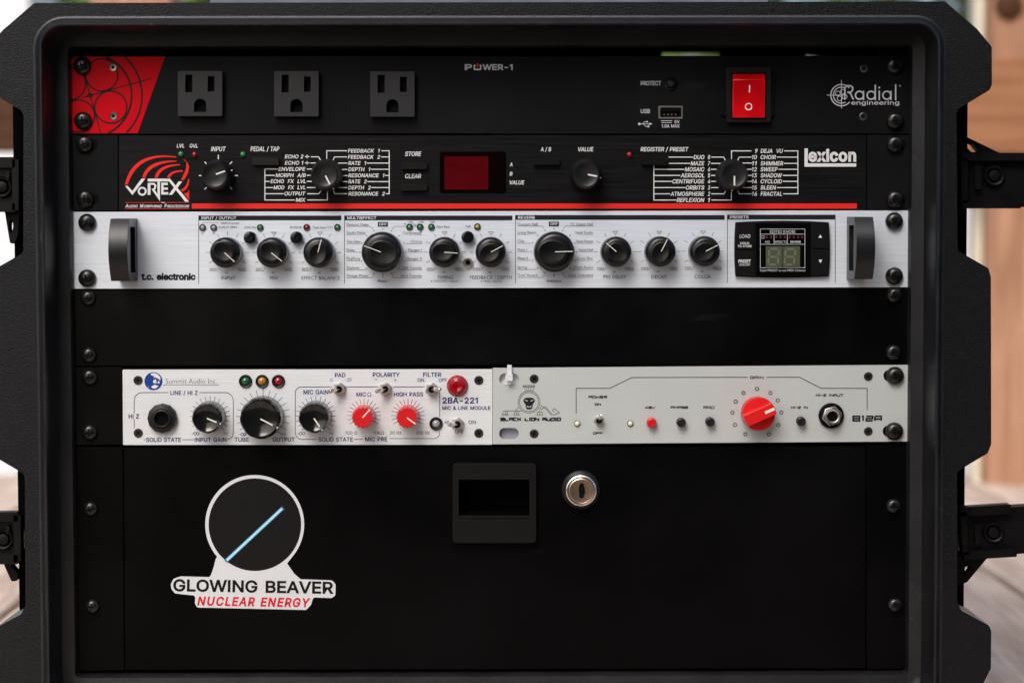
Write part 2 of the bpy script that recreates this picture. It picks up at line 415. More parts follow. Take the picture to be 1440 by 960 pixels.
# letter outlines: character | advance | closed outlines, 400 units to the em
GLYPHS = """A|192|7,0 81,203 110,203 185,0 158,0 115,121 106,149 93,191 98,191 85,148 76,121 34,0;44,57 44,79 148,79 148,57
B|182|24,0 24,203 96,203 116,202 132,196 144,188 152,177 158,164 159,150 158,138 155,128 143,114 126,107 126,105 136,103 145,98 154,91 161,81 166,69 167,54 165,40 160,27 151,16 138,7 120,2 99,0;50,23 98,23 118,25 132,32 140,42 142,55 141,65 137,74 131,81 122,87 112,91 99,92 50,92;50,114 95,114 115,118 123,124 129,131 133,139 134,149 132,161 125,172 113,178 96,181 50,181
C|204|107,-3 82,0 60,10 42,25 28,46 19,72 16,102 19,132 28,157 42,178 60,193 82,203 107,206 136,202 149,196 161,188 171,179 179,167 185,154 189,139 163,139 156,158 143,171 126,180 107,182 89,180 73,173 60,161 50,146 44,126 41,102 44,78 50,58 60,42 74,31 89,24 107,21 126,24 143,32 156,46 163,64 189,64 185,49 179,36 171,25 161,15 149,7 136,2 122,-2
D|201|88,0 38,0 38,23 86,23 109,25 127,32 141,44 152,60 158,79 160,102 158,125 152,144 142,160 128,171 110,178 88,181 37,181 37,203 90,203 118,200 141,191 160,177 173,156 182,131 185,102 182,73 173,47 159,27 140,12 116,3;50,203 50,0 24,0 24,203
E|167|24,0 24,203 149,203 149,181 50,181 50,114 142,114 142,91 50,91 50,23 150,23 150,0
F|164|24,0 24,203 148,203 148,181 50,181 50,111 138,111 138,88 50,88 50,0
G|208|107,-3 82,0 60,10 41,25 28,46 19,72 16,102 19,132 28,157 41,178 60,193 81,203 106,206 122,205 136,201 149,196 161,188 171,178 180,167 186,154 190,139 163,139 155,157 142,171 126,179 106,182 89,180 73,173 60,161 50,146 44,126 41,102 44,78 50,58 60,42 74,31 90,24 107,21 124,23 138,28 150,37 158,49 164,64 166,81 174,80 113,80 113,102 191,102 191,80 188,57 180,36 167,20 151,8 130,0
H|207|24,0 24,203 50,203 50,116 157,116 157,203 183,203 183,0 157,0 157,93 50,93 50,0
I|74|24,0 24,203 50,203 50,0
J|159|74,-3 50,1 30,13 17,32 13,58 13,69 39,69 39,58 41,42 49,30 60,22 74,20 88,22 99,30 106,42 109,58 109,203 135,203 135,58 130,32 118,13 98,1
K|187|42,58 42,86 56,104 70,121 85,138 145,203 179,203 92,110 91,110;24,0 24,203 50,203 50,134 50,90 50,77 50,0;149,0 75,104 91,124 179,0
L|157|24,0 24,203 50,203 50,23 144,23 144,0
M|251|24,0 24,203 61,203 111,75 115,64 120,49 125,34 129,20 123,20 127,33 132,48 137,63 141,75 191,203 227,203 227,0 202,0 202,116 202,131 202,147 202,165 203,183 205,183 199,164 193,145 187,129 182,116 137,0 114,0 68,116 64,128 58,144 52,163 45,183 48,183 48,166 48,149 49,131 49,116 49,0
N|209|24,0 24,203 54,203 137,73 145,60 155,43 166,22 162,21 160,43 160,63 160,78 160,203 185,203 185,0 155,0 81,116 71,132 59,152 43,181 48,181 49,153 50,131 50,116 50,0
O|213|107,-3 82,0 60,10 42,25 28,46 19,72 16,102 19,132 28,157 42,178 60,193 82,203 107,206 132,203 153,193 172,178 186,157 194,132 197,102 194,72 186,46 172,25 153,10 132,0;107,21 124,23 140,30 153,42 163,58 170,78 172,102 170,126 163,146 153,162 140,173 124,180 107,182 89,180 74,173 60,162 50,146 44,126 41,102 44,78 50,58 60,42 74,30 89,23
P|178|24,0 24,203 94,203 116,201 133,195 146,185 156,172 162,156 163,139 162,122 156,106 146,93 133,83 116,76 94,74 44,74 44,97 93,97 107,98 119,102 127,109 133,117 137,128 138,139 137,150 133,161 127,169 119,175 107,179 93,181 50,181 50,0
Q|213|98,64 125,64 148,34 153,26 187,-19 160,-19 138,11 132,18;107,-3 82,0 60,10 42,25 28,46 19,72 16,102 19,132 28,157 42,178 60,193 82,203 107,206 132,203 153,193 172,178 186,157 194,132 197,102 194,72 186,46 172,25 153,10 132,0;107,21 124,23 140,30 153,42 163,58 170,78 172,102 170,126 163,146 153,162 140,173 124,180 107,182 89,180 74,173 60,162 50,146 44,126 41,102 44,78 50,58 60,42 74,30 89,23
R|180|24,0 24,203 94,203 116,201 133,195 147,186 156,173 162,158 164,141 162,124 156,109 147,96 133,87 116,81 94,79 39,79 39,102 93,102 108,103 119,107 128,112 133,120 137,130 138,141 137,152 133,162 128,170 119,176 108,180 93,181 50,181 50,0;141,0 92,92 121,92 171,0
S|179|89,-4 69,-2 51,4 36,12 26,24 18,38 15,55 42,55 44,44 49,35 57,28 67,23 89,20 103,21 114,24 124,29 132,37 137,46 138,56 137,65 133,72 118,82 98,89 73,96 51,104 34,116 24,130 21,149 23,165 30,179 41,191 55,199 72,204 91,206 110,204 126,199 140,191 151,179 158,166 160,151 135,151 131,165 121,175 107,181 90,183 78,182 67,179 58,174 51,167 47,159 46,150 48,141 52,133 68,123 85,117 106,112 125,105 143,95 158,79 162,68 163,55 161,40 155,25 144,13 129,4 111,-2
T|179|13,181 13,203 167,203 167,181 103,181 103,0 77,0 77,181
U|207|104,-3 81,-1 62,6 46,17 34,32 26,49 24,69 24,203 50,203 50,71 51,57 56,45 64,35 75,27 88,22 104,21 119,22 132,27 143,35 151,45 155,57 157,71 157,203 183,203 183,69 180,49 173,32 161,17 145,6 126,-1
V|192|82,0 7,203 34,203 77,82 86,55 99,12 94,12 107,55 116,82 158,203 185,203 111,0
W|274|62,0 7,203 33,203 65,78 70,58 75,37 79,16 76,16 80,37 85,58 90,78 122,203 152,203 185,78 190,58 194,37 199,16 195,16 200,37 204,58 209,78 241,203 268,203 212,0 182,0 147,129 141,157 134,190 140,190 134,158 127,129 92,0
X|190|7,0 87,114 87,95 12,203 42,203 71,160 82,144 89,132 97,117 93,117 101,131 109,144 119,160 149,203 178,203 104,96 104,115 182,0 153,0 117,52 107,66 100,78 92,92 98,92 90,79 82,66 73,52 37,0
Y|189|81,0 81,83 7,203 36,203 77,138 89,117 100,92 89,92 100,117 112,138 152,203 182,203 107,83 107,0
Z|175|17,0 17,19 109,154 122,172 136,190 139,182 114,181 89,181 16,181 16,203 159,203 159,185 67,51 54,32 39,13 36,22 61,23 86,23 160,23 160,0
0|181|91,-3 70,0 52,10 38,25 28,45 21,71 19,102 21,132 28,158 38,179 52,194 70,203 91,206 112,203 129,194 143,179 154,158 160,132 162,102 160,71 154,45 143,25 129,10 112,0;91,20 104,22 116,29 125,41 132,57 136,78 138,102 136,126 132,146 125,162 116,174 104,181 91,184 77,181 65,174 56,162 49,146 45,126 44,102 45,78 49,57 56,41 65,29 77,22
1|130|66,0 66,170 22,140 22,166 68,203 92,203 92,0
2|181|26,0 26,19 94,91 113,113 124,131 128,149 127,159 123,167 117,174 109,180 89,184 78,183 69,179 61,173 56,165 52,156 51,145 26,145 28,162 34,177 44,189 57,198 73,204 90,206 107,204 122,199 135,190 144,178 150,164 152,149 148,127 134,103 107,72 61,24 61,23 156,23 156,0
3|181|87,-3 69,-1 53,4 39,12 28,23 21,37 17,53 44,53 46,43 51,35 57,28 66,24 87,20 110,24 119,30 126,37 130,47 132,58 130,69 126,78 120,87 110,93 97,98 80,99 63,99 63,120 115,179 115,181 28,181 28,203 149,203 149,184 85,111 85,116 105,115 123,110 138,101 148,89 155,74 157,58 155,41 148,26 137,14 123,5 107,-1
4|181|16,42 16,63 99,203 124,203 43,66 43,65 165,65 165,42;113,0 113,48 113,58 113,127 137,127 137,0
5|181|88,-3 71,-1 56,4 43,13 33,24 27,37 24,52 49,52 51,43 55,36 69,24 88,20 100,21 110,26 119,33 126,42 130,53 131,65 130,77 125,88 119,98 110,105 99,109 87,111 67,107 51,98 27,101 38,203 147,203 147,181 60,181 54,121 71,130 92,133 105,132 118,128 129,122 138,114 146,104 152,92 155,79 156,65 154,47 148,30 137,17 123,6 107,-1
6|181|91,-3 73,-1 57,6 44,16 34,30 28,46 25,65 27,80 32,96 55,136 101,203 129,203 60,104 58,104 66,115 78,123 94,126 111,124 126,118 139,108 148,96 154,81 156,63 153,45 147,29 137,16 124,6 108,-1;91,19 102,21 111,25 120,32 126,41 130,51 131,63 130,75 126,85 120,94 111,101 102,105 91,106 79,105 70,101 61,94 55,86 51,75 50,63 51,51 55,41 61,32 70,25 79,21
7|181|39,0 129,179 129,181 25,181 25,203 156,203 156,179 66,0
8|181|91,-3 71,-1 54,5 40,13 30,25 23,38 21,54 22,67 26,78 32,88 40,96 50,102 61,106 61,107 48,113 37,123 30,137 28,152 30,167 36,180 46,191 58,199 73,204 91,206 107,204 122,199 135,191 145,180 151,167 153,152 150,137 144,123 133,113 120,107 120,106 131,102 140,96 149,88 155,78 159,67 160,54 158,38 151,25 141,13 127,5 110,-1;91,20 103,21 114,24 123,29 129,37 133,45 135,55 133,66 129,75 122,83 113,89 102,93 91,94 78,93 68,89 59,83 52,75 48,66 46,55 48,45 52,37 58,29 67,24 78,21;91,116 110,120 117,125 123,132 126,141 128,150 127,160 123,168 117,175 110,180 91,184 71,180 63,175 58,168 54,160 53,150 54,141 58,132 64,125 71,120
9|181|90,206 108,204 124,198 137,187 147,174 153,157 156,139 154,124 149,108 126,67 80,0 52,0 121,99 123,99 115,88 103,81 87,78 70,80 55,86 42,95 33,108 27,123 25,141 28,159 34,175 44,188 57,198 73,204;90,184 79,183 70,178 61,172 55,163 51,152 50,141 51,129 55,118 61,109 70,103 79,99 90,97 102,99 111,103 120,109 126,118 130,128 131,140 130,152 126,163 120,172 112,178 102,183
a|156|64,-3 50,-2 38,2 27,9 19,18 14,29 12,43 13,55 17,64 23,72 31,77 50,84 71,88 93,91 106,94 109,97 110,102 110,103 107,119 96,129 78,132 60,129 47,120 40,110 16,116 23,129 31,138 42,145 53,150 78,154 96,152 114,144 122,137 129,128 133,116 135,101 135,0 111,0 111,21 109,21 101,10 86,0;68,18 81,19 91,23 99,30 105,37 109,46 110,55 110,76 104,73 93,70 80,68 70,67 54,63 41,56 38,50 37,42 41,29 52,21
b|170|92,-3 79,-2 69,2 55,12 47,23 45,23 45,0 21,0 21,203 45,203 45,128 47,128 55,138 69,149 79,153 92,154 110,151 125,144 138,133 148,117 154,98 156,76 154,53 148,34 138,18 125,6 110,-1;88,19 101,21 112,26 120,35 126,47 130,60 131,76 130,91 126,104 120,116 112,125 101,130 88,132 75,130 64,125 56,116 50,105 46,92 45,76 46,60 50,46 56,35 65,26 75,21
c|158|83,-3 64,-1 47,7 33,18 22,34 16,53 14,75 16,97 22,116 33,132 47,144 64,151 83,154 104,151 122,142 136,129 145,111 121,105 116,116 108,124 97,130 83,132 69,130 58,124 49,115 43,103 40,90 39,75 40,60 43,47 49,35 58,26 69,21 83,19 97,21 108,26 117,35 122,47 145,41 136,22 122,9 104,0
d|170|78,-3 60,-1 45,6 32,18 22,34 16,53 14,76 16,98 22,117 32,133 45,144 60,151 78,154 91,153 101,149 115,138 122,128 124,128 124,203 149,203 149,0 125,0 125,23 123,23 115,12 101,2 91,-2;82,19 95,21 105,26 114,35 120,46 123,60 125,76 123,92 120,105 114,116 105,125 95,130 82,132 69,130 58,125 49,116 43,104 40,91 39,76 40,60 43,47 50,35 58,26 69,21
e|162|85,-3 64,-1 47,7 33,18 22,34 16,53 14,75 16,97 22,116 32,132 46,144 63,151 82,154 106,150 118,144 128,136 136,126 143,113 147,97 148,78 148,68 30,68 30,88 135,88 124,81 123,95 119,107 113,118 105,126 95,130 82,132 69,130 59,125 50,118 44,108 40,97 38,84 38,71 40,55 44,42 51,32 60,25 72,20 85,18 101,21 114,29 122,42 146,36 141,25 134,16 125,8 113,2 100,-2
f|101|91,152 91,131 3,131 3,152;32,0 32,173 34,185 38,194 45,202 54,208 75,212 89,211 97,208 91,187 86,189 78,190 68,188 62,184 58,177 57,167 57,0
g|170|83,-60 67,-59 54,-56 33,-44 20,-28 41,-16 49,-26 62,-35 83,-39 100,-37 113,-30 122,-19 125,-2 125,27 122,27 115,17 101,6 91,3 78,2 61,4 45,11 32,21 22,36 16,54 14,76 16,98 22,117 32,133 45,144 61,151 78,154 91,153 101,149 115,138 123,128 125,128 125,152 149,152 149,-4 147,-22 140,-36 130,-47 116,-54 100,-59;82,24 95,25 105,30 114,38 120,48 124,62 125,77 124,92 120,106 114,117 106,125 95,130 82,132 69,130 58,125 50,116 43,105 40,92 39,77 40,62 43,49 50,38 58,30 69,25
h|164|45,91 45,0 21,0 21,203 45,203 45,115 41,115 49,133 61,145 75,152 91,154 105,152 118,147 128,139 136,128 141,114 143,96 143,0 118,0 118,94 116,110 109,122 98,129 84,132 74,130 64,127 57,121 51,113 47,103
i|67|21,0 21,152 45,152 45,0;33,177 27,178 22,182 18,187 17,193 18,200 22,205 27,208 33,209 40,208 46,205 49,200 51,193 49,187 46,182 40,178
j|67|21,152 45,152 45,-12 44,-25 41,-36 34,-45 26,-52 15,-56 2,-57 -4,-57 -4,-35 1,-35 10,-33 16,-29 20,-21 21,-12;33,177 27,178 21,182 18,187 16,193 18,200 21,205 27,208 33,209 40,208 45,205 49,200 50,193 49,187 45,182 40,178
k|152|44,55 44,85 48,85 114,152 144,152 74,80 71,80;21,0 21,203 45,203 45,0;118,0 59,74 76,91 149,0
l|70|22,0 22,212 46,212 46,0
m|244|21,0 21,152 45,152 45,118 43,118 47,129 53,138 69,150 88,154 103,152 115,144 124,133 128,118 125,118 129,128 135,137 152,150 175,154 187,153 199,149 209,142 216,131 221,118 223,102 223,0 198,0 198,101 196,116 189,125 179,130 167,132 158,131 150,128 138,116 134,99 134,0 110,0 110,104 108,115 101,124 92,130 80,132 63,128 56,123 50,116 47,106 45,95 45,0
n|164|45,91 45,0 21,0 21,152 45,152 45,115 41,115 49,133 61,145 75,152 91,154 105,152 118,147 128,139 136,128 141,114 143,96 143,0 118,0 118,94 116,110 109,122 98,129 84,132 74,130 64,127 57,121 51,113 47,103
o|166|83,-3 64,-1 47,7 33,18 22,34 16,53 14,75 16,97 22,116 33,132 47,144 64,151 83,154 102,151 119,144 133,132 144,116 150,97 152,75 150,53 144,34 133,18 119,7 102,-1;83,19 97,21 108,26 117,35 123,47 126,60 128,75 126,90 123,103 117,115 108,124 97,130 83,132 69,130 58,124 49,115 43,103 40,90 39,75 40,60 43,47 49,35 58,26 69,21
p|170|21,-57 21,152 45,152 45,128 47,128 55,138 69,149 79,153 92,154 110,151 125,144 138,133 148,117 154,98 156,76 154,53 148,34 138,18 125,6 110,-1 92,-3 79,-2 69,2 55,12 47,23 45,23 45,-57;88,19 101,21 112,26 120,35 126,47 130,60 131,76 130,91 126,104 120,116 112,125 101,130 88,132 75,130 64,125 56,116 50,105 46,92 45,76 46,60 50,46 56,35 65,26 75,21
q|170|149,-57 124,-57 124,23 122,23 115,12 101,2 91,-2 78,-3 60,-1 45,6 32,18 22,34 16,53 14,76 16,98 22,117 32,133 45,144 60,151 78,154 91,153 101,149 115,138 123,128 125,128 125,152 149,152;82,19 95,21 105,26 114,35 120,46 123,60 125,76 123,92 120,105 114,116 105,125 95,130 82,132 69,130 58,125 49,116 43,104 40,91 39,76 40,60 43,47 50,35 58,26 69,21
r|104|21,0 21,152 45,152 45,128 46,128 52,139 61,147 72,152 85,154 92,154 97,153 97,129 92,130 83,130 73,129 64,126 56,121 50,113 47,105 45,95 45,0
s|146|73,-3 58,-2 45,1 34,7 25,15 18,25 14,38 38,43 42,32 50,24 60,20 73,18 87,20 98,25 105,32 107,41 106,48 102,54 95,59 85,62 60,68 42,74 29,83 21,95 19,110 21,122 26,133 35,141 46,148 60,152 75,154 89,153 102,149 112,143 120,136 130,116 107,111 103,119 97,126 88,131 75,133 62,131 52,127 46,120 43,111 45,103 50,97 69,89 92,84 110,77 122,69 130,57 132,43 131,30 125,19 116,10 104,3 89,-2
t|91|82,152 82,131 3,131 3,152;26,188 50,188 50,39 51,30 54,25 60,21 68,20 74,20 81,21 85,1 77,-1 67,-2 50,1 37,9 29,21 26,37
u|164|73,-2 59,0 46,4 36,12 28,23 23,38 21,56 21,152 45,152 45,58 48,42 55,30 66,23 80,20 90,21 100,25 107,31 113,39 117,49 118,61 118,152 143,152 143,0 119,0 119,37 123,37 114,19 103,7 89,0
v|156|65,0 7,152 34,152 66,62 75,35 82,8 74,8 81,35 90,62 122,152 149,152 91,0
w|227|55,0 9,152 35,152 53,85 62,55 70,17 66,17 74,54 82,85 101,152 127,152 145,85 153,54 161,17 157,17 165,54 173,85 192,152 218,152 172,0 147,0 128,69 122,90 116,112 111,135 116,135 111,112 105,90 99,69 79,0
x|151|8,0 69,87 68,68 11,152 40,152 59,122 72,101 83,82 70,82 81,101 93,122 113,152 141,152 83,67 83,86 143,0 115,0 92,34 80,54 69,73 82,73 71,54 59,34 37,0
y|156|19,-55 25,-34 29,-35 42,-36 52,-30 60,-14 65,-1 7,152 34,152 66,62 75,35 82,8 73,8 81,35 90,62 122,152 149,152 82,-23 71,-43 56,-54 37,-58 26,-57
z|152|17,0 17,18 102,128 102,129 19,129 19,152 133,152 133,132 50,24 50,23 135,23 135,0
-|181|135,98 135,75 46,75 46,98
+|181|79,14 79,145 102,145 102,14;25,69 25,90 156,90 156,69
/|100|94,213 28,-31 6,-31 71,213
&|179|79,-3 60,-1 44,5 31,13 22,25 16,38 14,53 15,65 19,76 34,94 56,112 86,134 95,141 102,150 105,162 103,171 98,178 91,183 81,184 67,181 58,172 55,160 58,145 67,131 82,114 175,0 146,0 69,93 48,117 35,138 31,148 30,159 32,172 36,183 44,193 54,200 66,204 80,205 94,204 106,200 116,193 123,184 128,173 129,162 126,145 117,130 102,117 62,87 44,70 40,61 39,52 40,43 44,35 50,28 57,23 67,20 77,19 89,20 100,24 120,38 128,48 134,61 138,74 140,90 163,90 162,72 159,57 148,37 138,25 133,19 122,9 108,3 94,-1
.|75|38,-2 31,0 25,4 21,9 20,16 21,23 25,29 31,33 38,35 45,33 51,29 55,23 56,16 55,9 51,4 45,0
Ω|214|17,0 17,23 66,23 66,32 51,39 39,48 29,61 22,76 18,93 16,111 18,131 23,149 31,166 42,180 55,191 70,199 88,204 107,206 126,204 144,199 159,191 173,180 183,166 191,149 196,131 198,111 197,93 192,76 185,61 175,48 163,39 148,32 148,23 198,23 198,0 124,0 124,41 145,50 160,65 169,86 172,111 170,132 164,149 154,163 141,174 126,180 107,182 89,180 73,174 60,163 50,149 44,132 42,111 45,86 55,65 70,50 90,41 90,0"""
FONT = {}
for row in GLYPHS.split('\n'):
    ch, ad, lp = row[0], *row[2:].split('|')
    loops = [[tuple(int(v) for v in q.split(',')) for q in l.split()] for l in lp.split(';')]
    FONT[ch] = (int(ad), loops)
FONT[' '] = (105, [])
def _area(L): return sum(L[i-1][0]*L[i][1]-L[i][0]*L[i-1][1] for i in range(len(L)))/2
def _in(p, L):
    c = False
    for i in range(len(L)):
        (x1, y1), (x2, y2) = L[i], L[i-1]
        if (y1 > p[1]) != (y2 > p[1]) and p[0] < (x2-x1)*(p[1]-y1)/(y2-y1)+x1: c = not c
    return c
def glyph_groups(ch):
    """[(outer, holes)] of one character"""
    loops = FONT[ch][1]
    if not loops: return []
    big = max(loops, key=lambda l: abs(_area(l))); sg = 1 if _area(big) > 0 else -1
    outs = [l for l in loops if _area(l)*sg > 0]; ins = [l for l in loops if _area(l)*sg < 0]
    return [(o, [h for h in ins if _in(h[0], o)]) for o in outs]
def cap_height():
    cu = bpy.data.curves.new('t', 'FONT'); cu.body = 'H'; o = bpy.data.objects.new('t', cu); COL.objects.link(o)
    dg = bpy.context.evaluated_depsgraph_get(); dg.update(); me = o.evaluated_get(dg).to_mesh()
    h = max(v.co.y for v in me.vertices); bpy.data.objects.remove(o); bpy.data.curves.remove(cu); return h
CAPH = cap_height()

BOX = [(0, 0), (1, 0), (1, 1), (0, 1), (0, 0)]
TECH = {
 'A': (1, [[(0, 1), (0, .15), (.15, 0), (1, 0), (1, 1)], [(0, .6), (1, .6)]]),
 'B': (1, [BOX, [(0, .5), (1, .5)]]),
 'C': (1, [[(1, 0), (0, 0), (0, 1), (1, 1)]]), 'D': (1, [[(0, .3), (0, 1), (.8, 1), (1, .8), (1, 0), (0, 0)]]),
 'E': (1, [[(1, 0), (0, 0), (0, 1), (1, 1)], [(0, .5), (.9, .5)]]), 'F': (1, [[(1, 0), (0, 0), (0, 1)], [(0, .5), (.9, .5)]]),
 'G': (1, [[(1, 0), (0, 0), (0, 1), (1, 1), (1, .5), (.5, .5)]]), 'H': (1, [[(0, 0), (0, 1)], [(1, 0), (1, 1)], [(0, .5), (1, .5)]]),
 'I': (.25, [[(.5, 0), (.5, 1)]]), 'K': (1, [[(0, 0), (0, 1)], [(1, 0), (.35, .5), (1, 1)], [(0, .5), (.35, .5)]]),
 'L': (1, [[(0, 0), (0, 1), (1, 1)]]), 'N': (1, [[(0, 1), (0, 0), (1, 1), (1, 0)]]), 'O': (1, [BOX]),
 'P': (1, [[(0, 1), (0, 0), (1, 0), (1, .6), (0, .6)]]), 'R': (1, [[(0, 1), (0, 0), (1, 0), (1, .55), (.15, .55), (1, 1)]]),
 'S': (1, [[(1, 0), (0, 0), (0, .5), (1, .5), (1, 1), (0, 1)]]), 'T': (1, [[(0, 0), (1, 0)], [(.5, 0), (.5, 1)]]),
 'U': (1, [[(0, 0), (0, 1), (1, 1), (1, 0)]]), 'V': (1, [[(0, 0), (0, .4), (.5, 1), (1, 0)]]),
 'W': (1.3, [[(0, 0), (.12, 1), (.5, .35), (.88, 1), (1, 0)]]), 'Z': (1, [[(0, 0), (1, 0), (1, .3), (0, .7), (0, 1), (1, 1)]]),
 'X': (1, [[(0, 0), (1, 1)], [(1, 0), (0, 1)]]), 'M': (1.2, [[(0, 1), (0, 0), (.5, .6), (1, 0), (1, 1)]]),
 '1': (.35, [[(0, 0), (.6, 0), (.6, 1)]]), '2': (1, [[(0, 0), (1, 0), (1, .5), (0, .5), (0, 1), (1, 1)]]),
 '4': (1, [[(.7, 1), (.7, 0), (0, .65), (1, .65)]]), '8': (1, [BOX, [(0, .5), (1, .5)]]), '-': (.7, [[(0, .5), (1, .5)]]),
 'e': (1, [[(0, .6), (1, .6), (1, .3), (0, .3), (0, 1), (1, 1)]]), 'n': (1, [[(0, 1), (0, .3), (1, .3), (1, 1)]]),
 'g': (1, [[(1, .95), (0, .95), (0, .3), (1, .3), (1, 1.3), (0, 1.3)]]), 'i': (.15, [[(.5, .3), (.5, 1)], [(.5, 0), (.5, .12)]]),
 'r': (.7, [[(0, 1), (0, .3), (1, .3)]]),
}
def inf(ink, cx, cy, r, w=0.8):
    ink.ring(cx-r, cy, r, w, 14); ink.ring(cx+r, cy, r, w, 14)

# ------------------------------------------------------------------ the small hardware
def rack_screw(px, py, parent, r=12.5, y=0.0):
    c = P(px, py, y); R = r*S
    mb = MB().lathe(c, [(R*0.98, 0), (R, R*0.22), (R*0.93, R*0.45), (R*0.74, R*0.66), (R*0.48, R*0.77), (R*0.2, R*0.80)], 36)
    o = part('rack_screw', mb, M['screw'], parent, c)
    a = random.uniform(-0.6, 0.6); L, w = R*0.46, R*0.085
    pts = []
    for k in range(4):
        b = a+k*pi/2
        for (u, v) in ((w, w), (L, w*0.8), (L, -w*0.8)):
            pts.append((c.x+u*cos(b)-v*sin(b), c.z+u*sin(b)+v*cos(b)))
    # keep the outline in order round the cross
    pts.sort(key=lambda q: atan2(q[1]-c.z, q[0]-c.x))
    part('cross_recess', MB().prism(pts, y-R*0.815, y-R*0.5, xz=True), M['gap'], o, smooth=False)
    return o
def flat_screw(px, py, r, parent, m, name='panel_screw', hexa=False, y=0.0):
    c = P(px, py, y); R = r*S
    o = part(name, MB().lathe(c, [(R, 0.00003), (R, R*0.14), (R*0.85, R*0.24), (R*0.45, R*0.2)], 28), m, parent, c)
    if hexa:
        pts = [(c.x+R*0.42*cos(k*pi/3), c.z+R*0.42*sin(k*pi/3)) for k in range(6)]
    else:
        a = random.uniform(0, 1.5); pts = []
        for k in range(4):
            b = a+k*pi/2
            for (u, v) in ((R*.14, R*.14), (R*.62, R*.11), (R*.62, -R*.11)): pts.append((c.x+u*cos(b)-v*sin(b), c.z+u*sin(b)+v*cos(b)))
        pts.sort(key=lambda q: atan2(q[1]-c.z, q[0]-c.x))
    part('drive_recess', MB().prism(pts, y-R*0.26, y, xz=True), M['gap'], o, smooth=False)
def lamp(px, py, r, lens, parent, bez=None, y=0.0, h=0.8, name='indicator_lamp'):
    c = P(px, py, y); R = r*S
    if bez:
        B = bez*S
        b = part(name, MB().lathe(c, [(B, 0), (B, B*0.35), (B*0.9, B*0.48), (R*1.02, B*0.42), (R, B*0.15)], 28), M['bezel'], parent, c)
        prof = [(R*cos(k*pi/14), B*0.2+R*h*sin(k*pi/14)) for k in range(7)]
        return part('lens', MB().lathe(c, prof, 24), lens, b, c)
    prof = [(R, 0.00002)]+[(R*cos(k*pi/14), R*0.15+R*h*sin(k*pi/14)) for k in range(7)]
    return part(name, MB().lathe(c, prof, 24), lens, parent, c)
def pointer_on(parent, c, ang, r0, r1, w, h, m='pointer', drop=0.0):
    """white line lying on a knob's face, ang clockwise from up, h the face's height"""
    d = Vector((sin(ang), 0, cos(ang))); n = Vector((cos(ang), 0, -sin(ang)))
    vs = []
    for hh in (h, h-0.0006):
        for (r, sd) in ((r0, -1), (r1, -1), (r1, 1), (r0, 1)):
            q = c+d*r+n*(sd*w/2); vs.append((q.x, c.y-hh+(drop if r == r1 else 0), q.z))
    mb = MB().add(vs, [(0, 1, 2, 3), (4, 7, 6, 5), (0, 4, 5, 1), (1, 5, 6, 2), (2, 6, 7, 3), (3, 7, 4, 0)])
    return part('pointer_line', mb, M[m], parent, smooth=False)
def push_button(px, py, r, h, m, parent, name='push_button', collar=None):
    c = P(px, py, 0); R = r*S
    o = part(name, MB().lathe(c, [(R, 0), (R, h*0.8), (R*0.9, h*0.95), (R*0.7, h), (R*0.3, h*0.98)], 32), m, parent, c)
    if collar:
        K = collar*S
        part('collar', MB().lathe(c, [(K, 0.00002), (K, 0.0006), (R*1.05, 0.0009)], 32), M['bezel'], o, c)
    return o
def toggle(px, py, r, tip, parent, m='nickel', nut=True):
    c = P(px, py, 0); R = r*S
    pts = [(c.x+R*cos(k*pi/3+0.3), c.z+R*sin(k*pi/3+0.3)) for k in range(6)]
    o = part('toggle_switch', MB().prism(pts, -0.0022, 0, xz=True), M[m], parent, c, bevel=0.0003)
    part('bushing', MB().lathe(c, [(R*0.74, 0.002), (R*0.74, 0.0048), (R*0.66, 0.0054), (R*0.46, 0.0054), (R*0.42, 0.003)], 28), M[m], o, c)
    hole = part('bushing_mouth', MB().lathe(c, [(R*0.44, 0.0030), (R*0.40, 0.0036)], 20), M['gap'], o, c)
    a = c+Vector((0, -0.0036, 0)); b = a+Vector(tip)
    part('lever', MB().tube(a, b, R*0.20, R*0.33), M['chrome'], o)
    return o
def dir_to(a, b): return atan2(b[0]-a[0], -(b[1]-a[1]))

